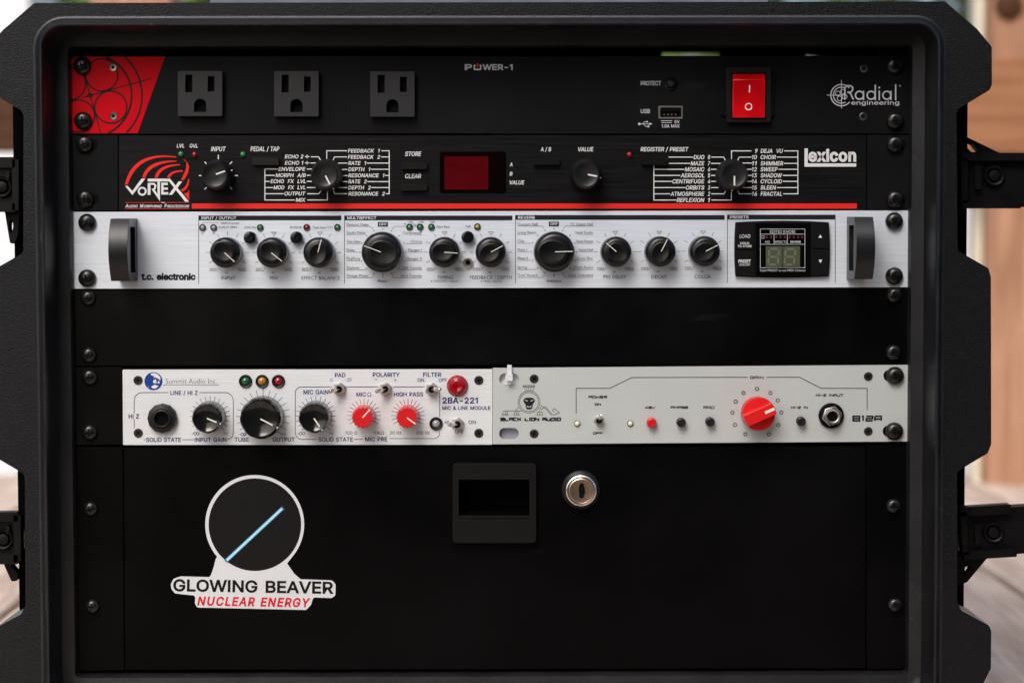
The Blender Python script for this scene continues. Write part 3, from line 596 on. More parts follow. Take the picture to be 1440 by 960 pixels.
def knob_skirted(px, py, ang, parent):           # stepped black knob of the black effects unit
    c = P(px, py, 0)
    fl = lambda a, i: 1+(0.018*cos(a*48) if 2 <= i <= 4 else 0)
    mb = MB().lathe(c, [(.0093, 0), (.0094, .0012), (.0090, .0032), (.0082, .0042), (.0078, .0140), (.0072, .0152), (.0068, .0156), (.0064, .0153), (.002, .0153)], 192, fl)
    o = part('control_knob', mb, M['knob'], parent, c, ang=50)
    pointer_on(o, c, ang, .0008, .0062, .00085, .0157)
    pointer_on(o, c, ang, .0079, .0091, .0007, .0044, 'pointer', 0.0008)
    return o
def knob_dome(px, py, ang, parent, R, h):        # smooth black knob with an oval thumb hollow
    c = P(px, py, 0)
    mb = MB().lathe(c, [(R*0.98, 0.0004), (R, .002), (R*0.985, h*0.72), (R*0.95, h*0.86), (R*0.86, h*0.96), (R*0.74, h), (R*0.3, h*1.02)], 64)
    o = part('control_knob', mb, M['knobd'], parent, c, ang=60)
    # raised oval grip, long axis along the pointer
    g = MB(); vs = []; n = 40; rings = [(1.0, 0), (0.97, .0007), (0.9, .0011), (0.78, .0010), (0.5, .0005), (0.02, .0004)]
    d = Vector((sin(ang), 0, cos(ang))); q = Vector((cos(ang), 0, -sin(ang))); cen = c-d*(R*0.10)
    for k_, hh in rings:
        for k in range(n):
            a = 2*pi*k/n; w = cen+d*(R*0.78*k_*cos(a))+q*(R*0.62*k_*sin(a)); vs.append((w.x, c.y-h*0.995-hh, w.z))
    fs = [(i*n+k, i*n+(k+1) % n, (i+1)*n+(k+1) % n, (i+1)*n+k) for i in range(len(rings)-1) for k in range(n)]
    fs = [tuple(reversed(f)) for f in fs]+[tuple(range((len(rings)-1)*n, len(rings)*n))]
    part('grip', g.add(vs, fs), M['knobd'], o, ang=60)
    pointer_on(o, c, ang, R*0.02, R*0.88, .00042, h+0.0013)
    return o
def knob_gloss(px, py, ang, parent, R, h):
    c = P(px, py, 0)
    fl = lambda a, i: 1-(0.022*max(0, cos(a*9))**3 if 1 <= i <= 3 else 0)
    mb = MB().lathe(c, [(R*1.0, 0.0003), (R*1.0, .002), (R*0.98, h*0.75), (R*0.94, h*0.9), (R*0.86, h), (R*0.80, h*1.0), (R*0.76, h*0.975), (R*0.2, h*0.975)], 108, fl)
    o = part('control_knob', mb, M['gloss'], parent, c, ang=50)
    pointer_on(o, c, ang, R*0.02, R*0.66, .00075, h)
    d = Vector((sin(ang), 0, cos(ang))); q = c+d*(R*0.90)
    part('pointer_dot', MB().lathe(Vector((q.x, c.y, q.z)), [(.00045, h*0.93), (.0004, h*0.99)], 12), M['pointer'], o)
    return o
def knob_red(px, py, ang, parent, R, h):
    c = P(px, py, 0)
    fl = lambda a, i: 1+(0.045*cos(a*16) if 1 <= i <= 4 else 0)
    mb = MB().lathe(c, [(R*1.0, 0.0003), (R*1.0, .0015), (R*0.96, h*0.8), (R*0.93, h*0.94), (R*0.85, h), (R*0.3, h)], 160, fl)
    o = part('control_knob', mb, M['redk'], parent, c, ang=50)
    pointer_on(o, c, ang, R*0.02, R*0.98, .0007, h+0.0001)
    return o
def tick_ring(ink, cx, cy, r0, r1, angs, w=0.7):
    for a in angs:
        t = radians(a); ink.line((cx+r0*sin(t), cy-r0*cos(t)), (cx+r1*sin(t), cy-r1*cos(t)), w)

# ------------------------------------------------------------------ the setting
def hexr(px, py, y): w = P(px, py, y); return w.x, w.z
deckm = wood('weathered deck boards', (0.80, 0.655, 0.54), (0.50, 0.37, 0.28), 6, 0.7, (11, 1.1, 11))
mb = MB(); x = -2.49; k = 0
while x < 2.6:
    mb.box((x, -0.42, -0.035), (x+0.132, 1.48, 0.0)); x += 0.140
dk = part('deck', mb, deckm, None, (0, 0, -0.035), bevel=0.004, smooth=False); dk['kind'] = 'structure'
gm = mat('dark lawn', (0.035, 0.05, 0.02), 0.9, spec=0.1, noise=(3, 0.35))
g = part('ground', MB().box((-60, -60, -0.30), (60, 60, -0.20)), gm, None, (0, 0, -0.3), smooth=False); g['kind'] = 'structure'

post_m = wood('stained cedar post', (0.55, 0.31, 0.195), (0.34, 0.17, 0.095), 4, 0.65, (22, 22, 1.5))
beam_m = wood('stained cedar rail', (0.40, 0.185, 0.09), (0.28, 0.12, 0.055), 4, 0.65, (1.5, 22, 22))
dark_m = wood('shade darkened rail', (0.085, 0.035, 0.012), (0.05, 0.02, 0.007), 4, 0.7, (1.5, 22, 22))  # shade on the rail's left end painted as darker wood
cream_m = mat('cream painted trim', (0.80, 0.75, 0.60), 0.6, spec=0.3, noise=(8, 0.05))
white_m = mat('white painted siding', (0.88, 0.89, 0.90), 0.6, spec=0.2, noise=(4, 0.03))
def px_box(name, x0, y0, x1, y1, yf, yb, m, label, cat, zlo=None, group=None):
    a = P(x0, y0, yf); b = P(x1, y1, yf)
    o = part(name, MB().box((min(a.x, b.x), yf, b.z if zlo is None else zlo), (max(a.x, b.x), yb, a.z)), m, None, bevel=0.003, smooth=False)
    return tag(o, label, cat, group)
px_box('wooden_rail', 520, 84, 2300, 214, 1.28, 1.318, beam_m, 'horizontal orange brown wooden rail behind the right of the case', 'rail')
px_box('wooden_rail', -700, 86, 515, 212, 1.28, 1.318, dark_m, 'wooden rail behind the left edge of the case, shade painted into its colour', 'rail')
px_box('wooden_post', 1402, -900, 1530, 700, 1.32, 1.41, post_m, 'brown wooden post beside the cream post, right of the case', 'post', -0.02, 'posts of the porch rail')
px_box('wooden_post', 116, -900, 248, 700, 1.32, 1.41, post_m, 'brown wooden post behind the top left part of the case', 'post', -0.02, 'posts of the porch rail')
px_box('cream_post', 1381, -900, 1402, 700, 1.36, 1.40, cream_m, 'narrow cream painted post right behind the case edge', 'post', -0.02, 'posts of the porch rail')
bb = part('bolt_head', MB().lathe(P(1418, 8, 1.32), [(.017, 0), (.017, .004), (.010, .008)], 16), dark_m, None)
tag(bb, 'dark round bolt head near the top of the brown post at the right', 'bolt')
wl = MB(); zt = P(700, 130, 3.0).z
z = -0.22
while z < zt:
    wl.box((-3.0, 3.0, z), (3.0, 3.05, min(z+0.118, zt))); z += 0.12
tag(part('white_fence', wl, white_m, None, (0, 3, -0.22), bevel=0.002, smooth=False), 'low sunlit white board fence beyond the deck', 'fence')
px_box('white_pillar', -220, -500, 48, 600, 2.6, 2.85, white_m, 'broad white pillar behind the top left corner of the case', 'pillar', -0.22)

blk_ = part('sun_blocker', MB().box((-0.47, -2.52, -0.22), (3.2, -2.40, 2.62)), mat('dark blue grey blocker', (0.06, 0.065, 0.08), 0.7, spec=0.2, noise=(3, 0.2)), None, bevel=0.004, smooth=False)  # added out of view to shade the right side and dim front reflections
tag(blk_, 'unseen dark blue grey slab added to block part of the sun', 'light blocker')
leaf_m = mat('leaf green', (0.085, 0.15, 0.03), 0.55, spec=0.3, noise=(2.5, 0.5))
leaf_l = mat('young leaf green', (0.16, 0.24, 0.05), 0.55, spec=0.3, noise=(2.5, 0.4))
bark = mat('bark', (0.10, 0.07, 0.05), 0.9, noise=(12, 0.3))
def shrub(x, y, h, w, m, label, n):
    t = thing('shrub', label, 'shrub', (x, y, -0.2), 'shrubs beyond the fence')
    mb = MB(); mb.tube((x, y, -0.2), (x+0.03, y, h*0.5), 0.05, 0.03, 8)
    for k in range(7):
        a = k*0.9; mb.tube((x+0.02, y, h*0.2+0.03*k), (x+w*0.4*cos(a), y+w*0.3*sin(a), h*(0.6+0.05*k)), 0.022, 0.008, 6)
    part('trunk', mb, bark, t)
    lf = MB()
    cl = [(random.gauss(0, .38), random.gauss(0, .3), random.uniform(0.1, 1.0)) for _ in range(34)]
    for _ in range(n):
        cx, cy, cz = random.choice(cl)
        p = Vector((x+(cx+random.gauss(0, .11))*w, y+(cy+random.gauss(0, .11))*w, -0.2+(cz+random.gauss(0, .07))*h))
        u = Vector((random.gauss(0, 1), random.gauss(0, 1), random.gauss(0, .6))).normalized(); v = u.orthogonal().normalized()
        if random.random() < .5: v = u.cross(v)
        l = random.uniform(.04, .075)
        lf.add([p-u*l, p+v*l*.45, p+u*l, p-v*l*.45], [(0, 1, 2, 3)])
    part('crown', lf, m, t, smooth=False)
shrub(-1.25, 4.6, 1.9, 1.5, leaf_l, 'pale green leafy shrub beyond the fence, behind the brown post', 2600)
shrub(0.35, 5.0, 2.1, 1.7, leaf_l, 'bright green leafy shrub beyond the fence seen over the case top', 2600)
shrub(1.45, 4.7, 2.0, 1.1, leaf_m, 'deep green leafy shrub beyond the fence beside the cream post', 2600)

# ------------------------------------------------------------------ the case
case = thing('equipment_case', 'black moulded plastic rack case with open latches, on the deck', 'case', (0, 0.15, 0))
YF = -0.026
rl = (P(56, 30, -0.032).x+P(68, 950, -0.032).x)/2; rr_ = P(1318, 480, -0.032).x
rt_ = P(700, 33.5, -0.032).z; rb = P(700, 997, -0.032).z
XC = (rl+rr_)/2
def rr_path(off):   # rounded rectangle, off metres inside the ridge line
    ob = off*1.38 if off > .0025 else off               # the sill under the rack stands a little higher
    return fillet([(rl+off, rb+ob), (rr_-off, rb+ob), (rr_-off, rt_-off), (rl+off, rt_-off)], max(0.0022, 0.0125-off*1.0), 8)
prof = [(-.0052, YF), (-.0042, -.0261), (-.0036, -.0267), (-.0030, -.0278), (-.0016, -.0304), (-.0009, -.0316), (-.0002, -.0323), (.0005, -.0322), (.0011, -.0312),
        (.0014, -.0290), (.0017, -.0240), (.0020, -.0085), (.0028, -.0066), (.0060, -.0060), (.0096, -.0054), (.0106, -.0030), (.0108, .0100)]
mb = MB(); L = len(rr_path(0)); vs = []
for (o, y) in prof: vs += [(x, y, z) for x, z in rr_path(o)]
fs = [(i*L+k, (i+1)*L+k, (i+1)*L+(k+1) % L, i*L+(k+1) % L) for i in range(len(prof)-1) for k in range(L)]
part('rim', mb.add(vs, fs), M['lip'], case, ang=50)
right = [(1329, 2.5), (1374, 41), (1394.7, 66), (1395, 119), (1391.5, 127), (1348, 153), (1345, 160), (1346.5, 352), (1353, 356), (1390, 377), (1393.5, 390),
         (1394, 624), (1389, 637), (1352, 659), (1346, 664), (1346, 846), (1352, 858), (1391, 879), (1394, 887), (1393.5, 939), (1384, 958), (1372, 978), (1331, 1024)]
R2 = [hexr(a, b, YF) for a, b in right]
L2 = [(2*XC-x, z) for x, z in reversed(R2)]
tl, bl_ = hexr(45, 11, YF), None
outline = fillet(L2+R2, 0.0022, 3)
part('flange', MB().prism(outline, YF, 0.028, holes=[rr_path(-.0052)], xz=True), M['case'], case, bevel=0.0016, seg=3)
hw = R2[6][0]-XC+0.0185
zc = P(700, 75.5, 0.36).z
zb2 = 0.006
zt2 = P(60, 15, 0.028).z; zf = zt2-0.004       # the roof rises a little towards the open back
sh = MB().prism(fillet([(XC-hw, zb2), (XC+hw, zb2), (XC+hw, zt2), (XC-hw, zt2)], [.02, .02, .055, .055], 6), 0.028, 0.36, holes=[fillet([(XC-hw+.006, zb2+.008), (XC+hw-.006, zb2+.008), (XC+hw-.006, zf), (XC-hw+.006, zf)], [.01, .01, .047, .047], 6)], xz=True)
for v in sh.v:
    if v.y > 0.3 and v.z > 0.2: v.z += zc-zf
part('shell', sh, M['case_in'], case)
# added rear plate that blocks light through panel gaps, open under the top edge
rc = MB().box((XC-hw+.0062, 0.342, zb2+.0082), (XC+hw-.0062, 0.352, P(700, 84, 0.342).z))
part('rear_light_block', rc, M['case_in'], case, smooth=False)
rbm = MB()
for (x0, x1) in ((-60, 931), (1012, 1134), (1190, 1500)):
    a = P(x0, 60, 0.335); b = P(x1, 90, 0.335); rbm.box((max(a.x, XC-hw+.0063), 0.335, b.z), (min(b.x, XC+hw-.0063), 0.3415, zc-.0012))
part('rear_brace', rbm, M['case_in'], case, smooth=False)
for (x0, x1) in ((97, 140), (1236, 1281)):
    a = P(x0, 60, 0.004); b = P(x1, 950, 0.004)
    part('rack_rail', MB().box((a.x, 0.0042, b.z), (b.x, 0.008, a.z)), M['gap'], case, smooth=False)
for xx in (-0.17, 0.17):
    part('rubber_foot', MB().box((xx-.03, 0.03, 0.0), (xx+.03, 0.33, 0.0058)), M['gap'], case, bevel=0.002)
h0, h1 = P(294, 9, 0.03), P(1081, 9, 0.03)
hv = [(x, y, z) for x in (h0.x, h1.x) for y, z in ((.03, h0.z), (.030, h0.z+.001), (.056, h0.z+.020), (.12, h0.z+.022), (.12, h0.z))]
part('carry_handle', MB().add(hv, [(0, 1, 6, 5), (1, 2, 7, 6), (2, 3, 8, 7), (3, 4, 9, 8), (4, 0, 5, 9), (4, 3, 2, 1, 0), (5, 6, 7, 8, 9)]), M['handle_top'], case, bevel=0.004, seg=3)
# outer latches, swung open
def latch(body, yo, frame, hasp, hole, knob, bar, pin, rot=0):
    def R_(pts):
        if not rot: return pts
        cx, cy = body[0], (body[1]+body[3])/2; c, s = cos(rot), sin(rot)
        return [(cx+(x-cx)*c-(y-cy)*s, cy+(x-cx)*s+(y-cy)*c) for x, y in pts]
    o = part('latch', MB().prism(R_(rrect(*body, 3)), yo, yo+.012), M['latch'], case, bevel=0.0006)
    for f in frame: part('frame_bar', MB().prism(R_(rrect(*f, 1.5)), yo-.0045, yo+.004), M['latch'], o, bevel=0.0007)
    if hasp:
        part('hasp', MB().prism(fillet(hasp, 3, 4), yo+.008, yo+.016, holes=[hole] if hole else []), M['latch'], o, bevel=0.0006)
    kx, ky = R_([knob])[0]; c = P(kx, ky, yo)
    part('release_button', MB().lathe(c, [(.0062, 0), (.0062, .002), (.0054, .0032), (.0044, .0026), (.0036, .0012), (.0030, .0030), (.001, .0034)], 28), M['latch'], o, c)
    part('spring_tab', MB().prism(R_(rrect(*bar, 2)), yo-.003, yo), M['latch'], o, bevel=0.0006)
    for p in pin:
        a = P(p[0], p[1], yo+.006); b = P(p[0], p[2], yo+.006)
        part('hinge_pin', MB().tube(a, b, .0011, .0011, 10), M['nickel'], o)
latch((1354, 219, 1470, 291), 0.0, [(1352, 215, 1462, 226), (1354, 282, 1436, 293), (1352, 222, 1361, 286)],
      [(1346, 192), (1358, 192), (1416, 220), (1346, 220)], [(1361, 200), (1368, 203), (1377, 214), (1366, 214), (1359, 207)],
      (1397, 247), (1371, 233, 1380, 266), [(1348.5, 234, 250), (1348.5, 252, 270)])
latch((1354, 717, 1478, 783), 0.0, [(1352, 713, 1424, 726), (1354, 776, 1428, 787), (1352, 720, 1361, 780)],
      [(1346, 780), (1392, 780), (1360, 818), (1346, 823)], [(1357, 797), (1366, 794), (1364, 802), (1356, 810)],
      (1396, 750), (1371, 738, 1378, 768), [(1348.5, 735, 750), (1348.5, 752, 772)], rot=radians(-3.5))
latch((-60, 224, 19, 297), 0.004, [(-60, 221, 21, 236), (-60, 286, 21, 298), (17, 224, 26, 296)],
      [(6, 294), (28, 294), (25, 330), (20, 343), (14, 342)], circ(15.5, 318, 3, 16, 9), (4, 263), (8, 241, 13, 252), [(28.5, 246, 257), (28.5, 258, 270)])
latch((-60, 722, 24, 792), 0.004, [(-60, 720, 25, 733), (-60, 780, 25, 793), (19, 724, 29, 790)],
      [(4, 790), (12, 790), (25, 806), (25, 816), (16, 817)], None, (6, 757), (8, 738, 13, 750), [(34, 744, 756), (34, 758, 769)])
tr = MB()

# ------------------------------------------------------------------ helper for a rack unit
def plate(parent, quad, m, yf=0.0, thick=0.003, holes=(), name='faceplate', bevel=0.0004, r=1.5):
    return part(name, MB().prism(fillet(quad, r, 3) if r else quad, yf, yf+thick, holes=holes, yref=yf), m, parent, bevel=bevel)
def chassis(parent, x0, y0, x1, y1, depth=0.2, yf=0.0032):
    a = P(x0, y0, yf); b = P(x1, y1, yf)
    part('chassis', MB().box((a.x, yf, b.z), (b.x, yf+depth, a.z)), M['gap'], parent, smooth=False)
def base(px, py): return P(px, py, 0)

# ================================================================== 1 power conditioner
u = thing('power_conditioner', 'black power strip unit with red corner and three outlets, top of the rack', 'power unit', base(690, 188))
fp = plate(u, [(97, 79.5), (1277, 78.5), (1278.5, 188), (100, 188.5)], M['p_black'])
chassis(u, 150, 82, 1230, 186)
redp = [(97.4, 80.2), (232, 80), (193.5, 187.3), (103, 187.6), (100.4, 185)]
Ink(0).poly(redp).build('red_corner_print', M['i_deep'], fp)
ik = Ink(-0.00012)
def inside(p, poly):
    c = False; n = len(poly)
    for i in range(n):
        (x1, y1), (x2, y2) = poly[i], poly[i-1]
        if (y1 > p[1]) != (y2 > p[1]) and p[0] < (x2-x1)*(p[1]-y1)/(y2-y1)+x1: c = not c
    return c
def clipped(pts, w):
    run = []
    for q in pts:
        if inside(q, redp): run.append(q)
        else:
            if len(run) > 1: ik.path(run, w)
            run = []
    if len(run) > 1: ik.path(run, w)
cx, cy = 126.7, 134.5
for r, w in ((73, 2.6), (58.5, 2.8)): clipped([(cx+r*cos(t*pi/120), cy+r*sin(t*pi/120)) for t in range(241)], w)
for k in range(4):
    t = radians(-60.5+90*k); X, Y = cx+33.3*cos(t), cy+33.3*sin(t)
    clipped([(X+22.6*cos(q*pi/60), Y+22.6*sin(q*pi/60)) for q in range(121)], 2.1)
    t2 = t+radians(45); clipped([(cx+rr*cos(t2), cy+rr*sin(t2)) for rr in (list(range(0, 12))+list(range(30, 91)))], 1.6)
ik.poly([(cx+(7 if k % 2 == 0 else 3)*cos(radians(-15.5+45*k)), cy+(7 if k % 2 == 0 else 3)*sin(radians(-15.5+45*k))) for k in range(8)])
ik.build('emblem_lines', M['i_dark'], fp)
for p in ((116, 93), (117, 170), (1258, 92), (1258, 170)): rack_screw(*p, u)
for p in ((159, 95), (159.5, 163.5), (1215, 96.5), (1214, 164)): flat_screw(*p, 5.6, u, M['steel'], 'panel_screw', True)
for x0, y0 in ((250, 100), (385.5, 100.3), (520.5, 100.7)):
    X = lambda a: x0+a
    hs = [rect(x0+10.5, y0+5, x0+20.5, y0+30), rect(x0+42, y0+7.5, x0+51.5, y0+29), dshape(x0+22.8, y0+39, x0+40, y0+57.5)]
    o = part('power_outlet', MB().prism(rrect(x0, y0, x0+62.5, y0+63.5, 1.5), -.0052, -.0001, holes=hs), M['outlet'], u, bevel=0.0006)
    for h in hs:
        part('outlet_slot', MB().prism(h, -.0012, -.0002, yref=-.0052), M['gap'], o, smooth=False)
ik = Ink(0, True)
ik.text('P', 653.5, 90.6, 664, 98.8, .035); ik.text('WER-1', 678.5, 90.6, 721, 98.8, .035)
ik.path([(668.5, 91.6), (667, 92.5), (667, 97.3), (668, 98), (675, 98), (676, 97.3), (676, 92.5), (674.5, 91.6)], 2.0)
ik.text('PROTECT', 901, 114.2, 929.5, 120.3, .02); ik.text('USB', 901, 153.6, 914, 159.4, .02)
ik.line((930, 170), (945, 170), .9)
for k in range(3): ik.line((930.6+5*k, 172.6), (934+5*k, 172.6), .9)
ik.text('5V', 948.5, 169.2, 955.5, 173.6, .02); ik.text('1.0A MAX', 930.5, 175, 955.7, 179.6, .025)
ik.line((899, 174.5), (914, 174.5), .9); ik.disc(899, 174.5, 1.9, 14); ik.poly([(913, 172.6), (917.5, 174.5), (913, 176.4)])
ik.path([(903, 174.5), (906, 171.7), (909.5, 171.5)], .8); ik.disc(910, 171.4, 1.3, 10); ik.path([(905, 174.5), (908, 178), (911, 178)], .8); ik.rect(910.6, 176.9, 913, 179.2)
ik.build('printed_lettering', M['i_lgrey'], fp)
ikr = Ink(0); ikr.line((671.5, 90), (671.5, 94.5), 1.8); ikr.build('red_power_mark', M['i_red'], fp)
c = P(943, 118, 0)
b_ = part('reset_button', MB().lathe(c, [(.0036, 0), (.0036, .0012), (.0030, .0018), (.0024, .0014)], 28), M['gloss'], u, c)
part('button_core', MB().lathe(c, [(.0019, .001), (.0019, .0026), (.0012, .0031)], 24), M['knob'], b_, c)
o = part('usb_socket', MB().prism(rrect(926, 149, 960, 167, 1), -.0006, .0002, holes=[rect(928.3, 151.2, 958.3, 165)]), M['nickel'], u, bevel=.0001)
part('socket_mouth', MB().prism(rect(928, 151, 958.6, 165.2), -.00012, .0), M['gap'], o, smooth=False)
part('contact_tongue', MB().prism(rect(931, 156, 955.5, 161.5), -.00035, -.0001), M['window'], o, smooth=False)
tk = Ink(-.0004)
for k in range(4): tk.rect(933+5.3*k, 160.2, 935+5.3*k, 162)
tk.build('contacts', M['brass'], o)
o = part('rocker_switch', MB().prism(rrect(1022, 95, 1084, 172, 2.5), -.0035, -.0001, holes=[rrect(1028.5, 102.5, 1077.5, 167.5, 1)]), M['surround'], u, bevel=.0009)
# rocker: two slopes meeting below the middle
xl, xr = P(1030, 130, -.004).x, P(1076, 130, -.004).x
zs = [P(1050, yy, -.004).z for yy in (104, 113, 150, 166)]
ds = [-.0034, -.0060, -.0036, -.0050]
vs = []
for z_, d_ in zip(zs, ds): vs += [(xl, d_, z_), (xr, d_, z_)]
vs += [(xl, -.0004, zs[0]), (xr, -.0004, zs[0]), (xl, -.0004, zs[3]), (xr, -.0004, zs[3])]
rk = part('rocker', MB().add(vs, [(0, 2, 3, 1), (2, 4, 5, 3), (4, 6, 7, 5), (0, 1, 9, 8), (6, 10, 11, 7), (0, 8, 10, 6, 4, 2), (1, 3, 5, 7, 11, 9)]), M['rocker'], o, bevel=.0005)
mk = MB()
def onrock(px, py):
    q = P(px, py, -.0048); z_ = q.z
    for i in range(3):
        if zs[i+1] <= z_ <= zs[i]:
            t = (zs[i]-z_)/(zs[i]-zs[i+1]); return Vector((q.x, ds[i]+(ds[i+1]-ds[i])*t-.00012, z_))
    return Vector((q.x, -.006, z_))
mk.add([onrock(1053, 120), onrock(1054.8, 120), onrock(1054.8, 130.5), onrock(1053, 130.5)], [(3, 2, 1, 0)])
n = 28; vs = [onrock(1053+r*cos(2*pi*k/n), 150+r*sin(2*pi*k/n)) for r in (5.2, 3.7) for k in range(n)]
mk.add(vs, [(k, (k+1) % n, n+(k+1) % n, n+k) for k in range(n)])
part('switch_symbols', mk, M['i_white'], o, smooth=False)
part('side_clip', MB().prism(fillet([(1022, 104), (1014, 106), (1012.5, 112), (1016, 114), (1016, 156), (1013, 160), (1022, 165)], 1.5), -.0016, 0), M['gloss'], o, bevel=.0004)
part('side_clip', MB().prism(fillet([(1084, 104), (1090, 106), (1091, 112), (1088, 114), (1088, 156), (1091, 160), (1084, 165)], 1.5), -.0016, 0), M['gloss'], o, bevel=.0004)
ik = Ink(0, True)
cx, cy = 1183.3, 134
ik.arc(cx, cy, 15, 40, 318, 1.5, 40); ik.arc(cx, cy, 11.3, 60, 300, 1.3, 30)
for k in range(4): ik.ring(cx-.3+5.2*cos(radians(25+90*k)), cy+5.2*sin(radians(25+90*k)), 3.4, .8, 16)
ik.line((cx, 113), (cx, 152), .9); ik.line((1163, cy), (1190, cy), .9)
# Radial, thin round letters: R a d i a l
ik.path([(1188, 140.2), (1188, 124), (1190.5, 120.8), (1196, 120.8), (1199, 123), (1199, 127), (1196.5, 129.8), (1191.5, 130)], 2.0); ik.path([(1192, 130), (1196, 131.5), (1200, 140.2)], 2.0)
def la(x): ik.ring(x+5.6, 134.2, 5.6, 2.0, 28); ik.line((x+11.3, 129), (x+11.3, 140.2), 2.0)
la(1203); ik.ring(1225, 134.2, 5.6, 2.0, 28); ik.line((1230.8, 120), (1230.8, 140.2), 2.0)
ik.line((1236.5, 128.5), (1236.5, 140.2), 2.0); ik.disc(1236.5, 123.5, 1.4, 12); la(1241.5); ik.line((1259.5, 119.6), (1259.5, 140.2), 2.0)
ik.ring(1265.5, 121, 1.1, .4, 10)
ik.text('engineering', 1197, 141.8, 1264.5, 147.5, .012)
ik.build('maker_logo', M['i_lgrey'], fp)

# ================================================================== 2 black effects unit with four big skirted knobs
u = thing('effects_processor', 'black brushed effects unit with red stripe and small red display, second from top', 'effects unit', base(690, 296))
fp = plate(u, [(167, 190.5), (1218, 190), (1218, 295), (167, 296)], M['p_brush'])
chassis(u, 168, 192, 1217, 294)
for q in ([(100, 190.8), (165.6, 190.5), (165.6, 296), (101, 296.3)], [(1219.4, 190), (1280, 190), (1280, 294.6), (1219.4, 295)]):
    plate(u, q, M['ear'], -.0003, .003, name='rack_ear')
for (x, y_) in ((119, 203), (120, 279.5), (1258, 203), (1258, 280)):
    part('mounting_slot', MB().prism(stadium(x-12, y_-7.5, x+19 if x < 600 else x+17, y_+7.5), -.00045, -.0002), M['gap'], u, smooth=False)
    rack_screw(x, y_, u, 12.3, -.0003)
W_ = Ink(0, True); BI = dict(bold=.022, shear=.18)
def a3(x, y): return (160+x/6, 190+y/6)
def a4(x, y): return (360+x/6, 190+y/6)
def a7(x, y): return (940+x/5.143, 190+y/5.143)
def tx(st, f, x0, x1, y0, y1, **k): p = f(x0, y0); q = f(x1, y1); W_.text(st, p[0], p[1], q[0], q[1], **(k or BI))
def ln(f, w=1.25, *pts): W_.path([f(*p) for p in pts], w)
tx('LVL', a3, 530, 595, 75, 107); tx('OVL', a3, 640, 708, 75, 107); tx('INPUT', a3, 820, 945, 98, 137); tx('PEDAL / TAP', a3, 1153, 1397, 97, 137)
for st, x0, x1, yc in (('ECHO 2', 243, 400, 182), ('ECHO 1', 243, 400, 235), ('ENVELOPE', 188, 418, 287), ('MORPH  A/B', 165, 420, 339), ('ECHO  FX  LVL', 122, 420, 390),
                       ('MOD  FX  LVL', 147, 418, 442), ('OUTPUT', 240, 418, 494), ('MIX', 335, 418, 547), ('FEEDBACK  1', 775, 1045, 133), ('FEEDBACK  2', 775, 1048, 185),
                       ('RATE  1', 778, 930, 237), ('DEPTH  1', 778, 965, 289), ('RESONANCE  1', 778, 1085, 341), ('RATE  2', 778, 935, 392), ('DEPTH  2', 778, 968, 444), ('RESONANCE  2', 778, 1088, 495)):
    tx(st, a4, x0, x1, yc-16, yc+16)
for yc in (182, 235):
    ln(a4, 1.1, (415, yc), (448, yc)); W_.disc(*a4(431, yc-10), .8, 8); W_.disc(*a4(431, yc+10), .8, 8)
ln(a4, 1.25, (463, 184), (528, 184), (546, 215)); ln(a4, 1.25, (463, 236), (500, 236))
for yc, xl_, xr_ in ((287, 178, 470), (340, 155, 460), (391, 112, 470), (443, 138, 500)):
    ln(a4, 1.25, (75, yc), (xl_, yc)); ln(a4, 1.25, (432, yc), (xr_, yc))
ln(a4, 1.25, (75, 495), (230, 495)); ln(a4, 1.25, (432, 495), (530, 495), (548, 470)); ln(a4, 1.25, (325, 548), (75, 548), (75, 287)); ln(a4, 1.25, (432, 548), (602, 548), (602, 470))
ln(a4, 1.25, (597, 205), (597, 133), (768, 133)); ln(a4, 1.25, (650, 215), (662, 185), (768, 185))
for yc, x in ((237, 695), (290, 725), (342, 735), (393, 735), (443, 698)): ln(a4, 1.25, (x, yc), (768, yc))
ln(a4, 1.25, (652, 465), (665, 495), (768, 495))
for yc, x in ((185, 1058), (237, 937), (289, 972), (341, 1092), (393, 943), (443, 977)): ln(a4, 1.25, (x, yc), (1122, yc))
ln(a4, 1.25, (1058, 133), (1124, 133), (1124, 495), (1096, 495))
W_.text('STORE', 569.7, 213.3, 592.5, 219.7, **BI); W_.text('CLEAR', 569.7, 244.5, 592.3, 250.8, **BI)
W_.text('A', 716.7, 228.8, 720.7, 234.2, **BI); W_.text('B', 716.7, 241.7, 720.7, 247, **BI); W_.text('VALUE', 716.7, 253.8, 737.5, 259.6, **BI)
W_.text('A / B', 760.3, 207, 775, 213, **BI); W_.text('VALUE', 813, 207, 834.7, 213, **BI); W_.text('REGISTER / PRESET', 900.8, 207, 968.3, 213, **BI)
rows = [160, 205, 248, 292, 335, 380, 425, 470]
for st, x0, yc, xr_ in (('DUO', 182, 160, 0), ('MAZE', 160, 205, 378), ('MOSAIC', 118, 248, 345), ('AEROSOL', 88, 292, 335), ('CENTRIFUGE', 28, 335, 340), ('ORBITS', 125, 380, 360), ('ATMOSPHERE', 15, 425, 0), ('REFLEXION', 60, 470, 0)):
    tx(st, a7, x0, 260, yc-15, yc+15); tx(str(8-rows.index(yc)), a7, 285, 302, yc-15, yc+15)
    xs = 940.8 if yc < 210 else 919.5
    W_.path([(xs, 190+yc/5.143), (940+(x0-6)/5.143, 190+yc/5.143)], 1.25)
    if xr_: ln(a7, 1.25, (310, yc), (xr_, yc))
W_.path([(919.5, 231), (919.5, 190+470/5.143)], 1.25)
ln(a7, 1.25, (310, 160), (400, 160), (414, 190)); ln(a7, 1.25, (310, 425), (400, 425), (414, 405)); ln(a7, 1.25, (310, 470), (455, 470), (455, 405))
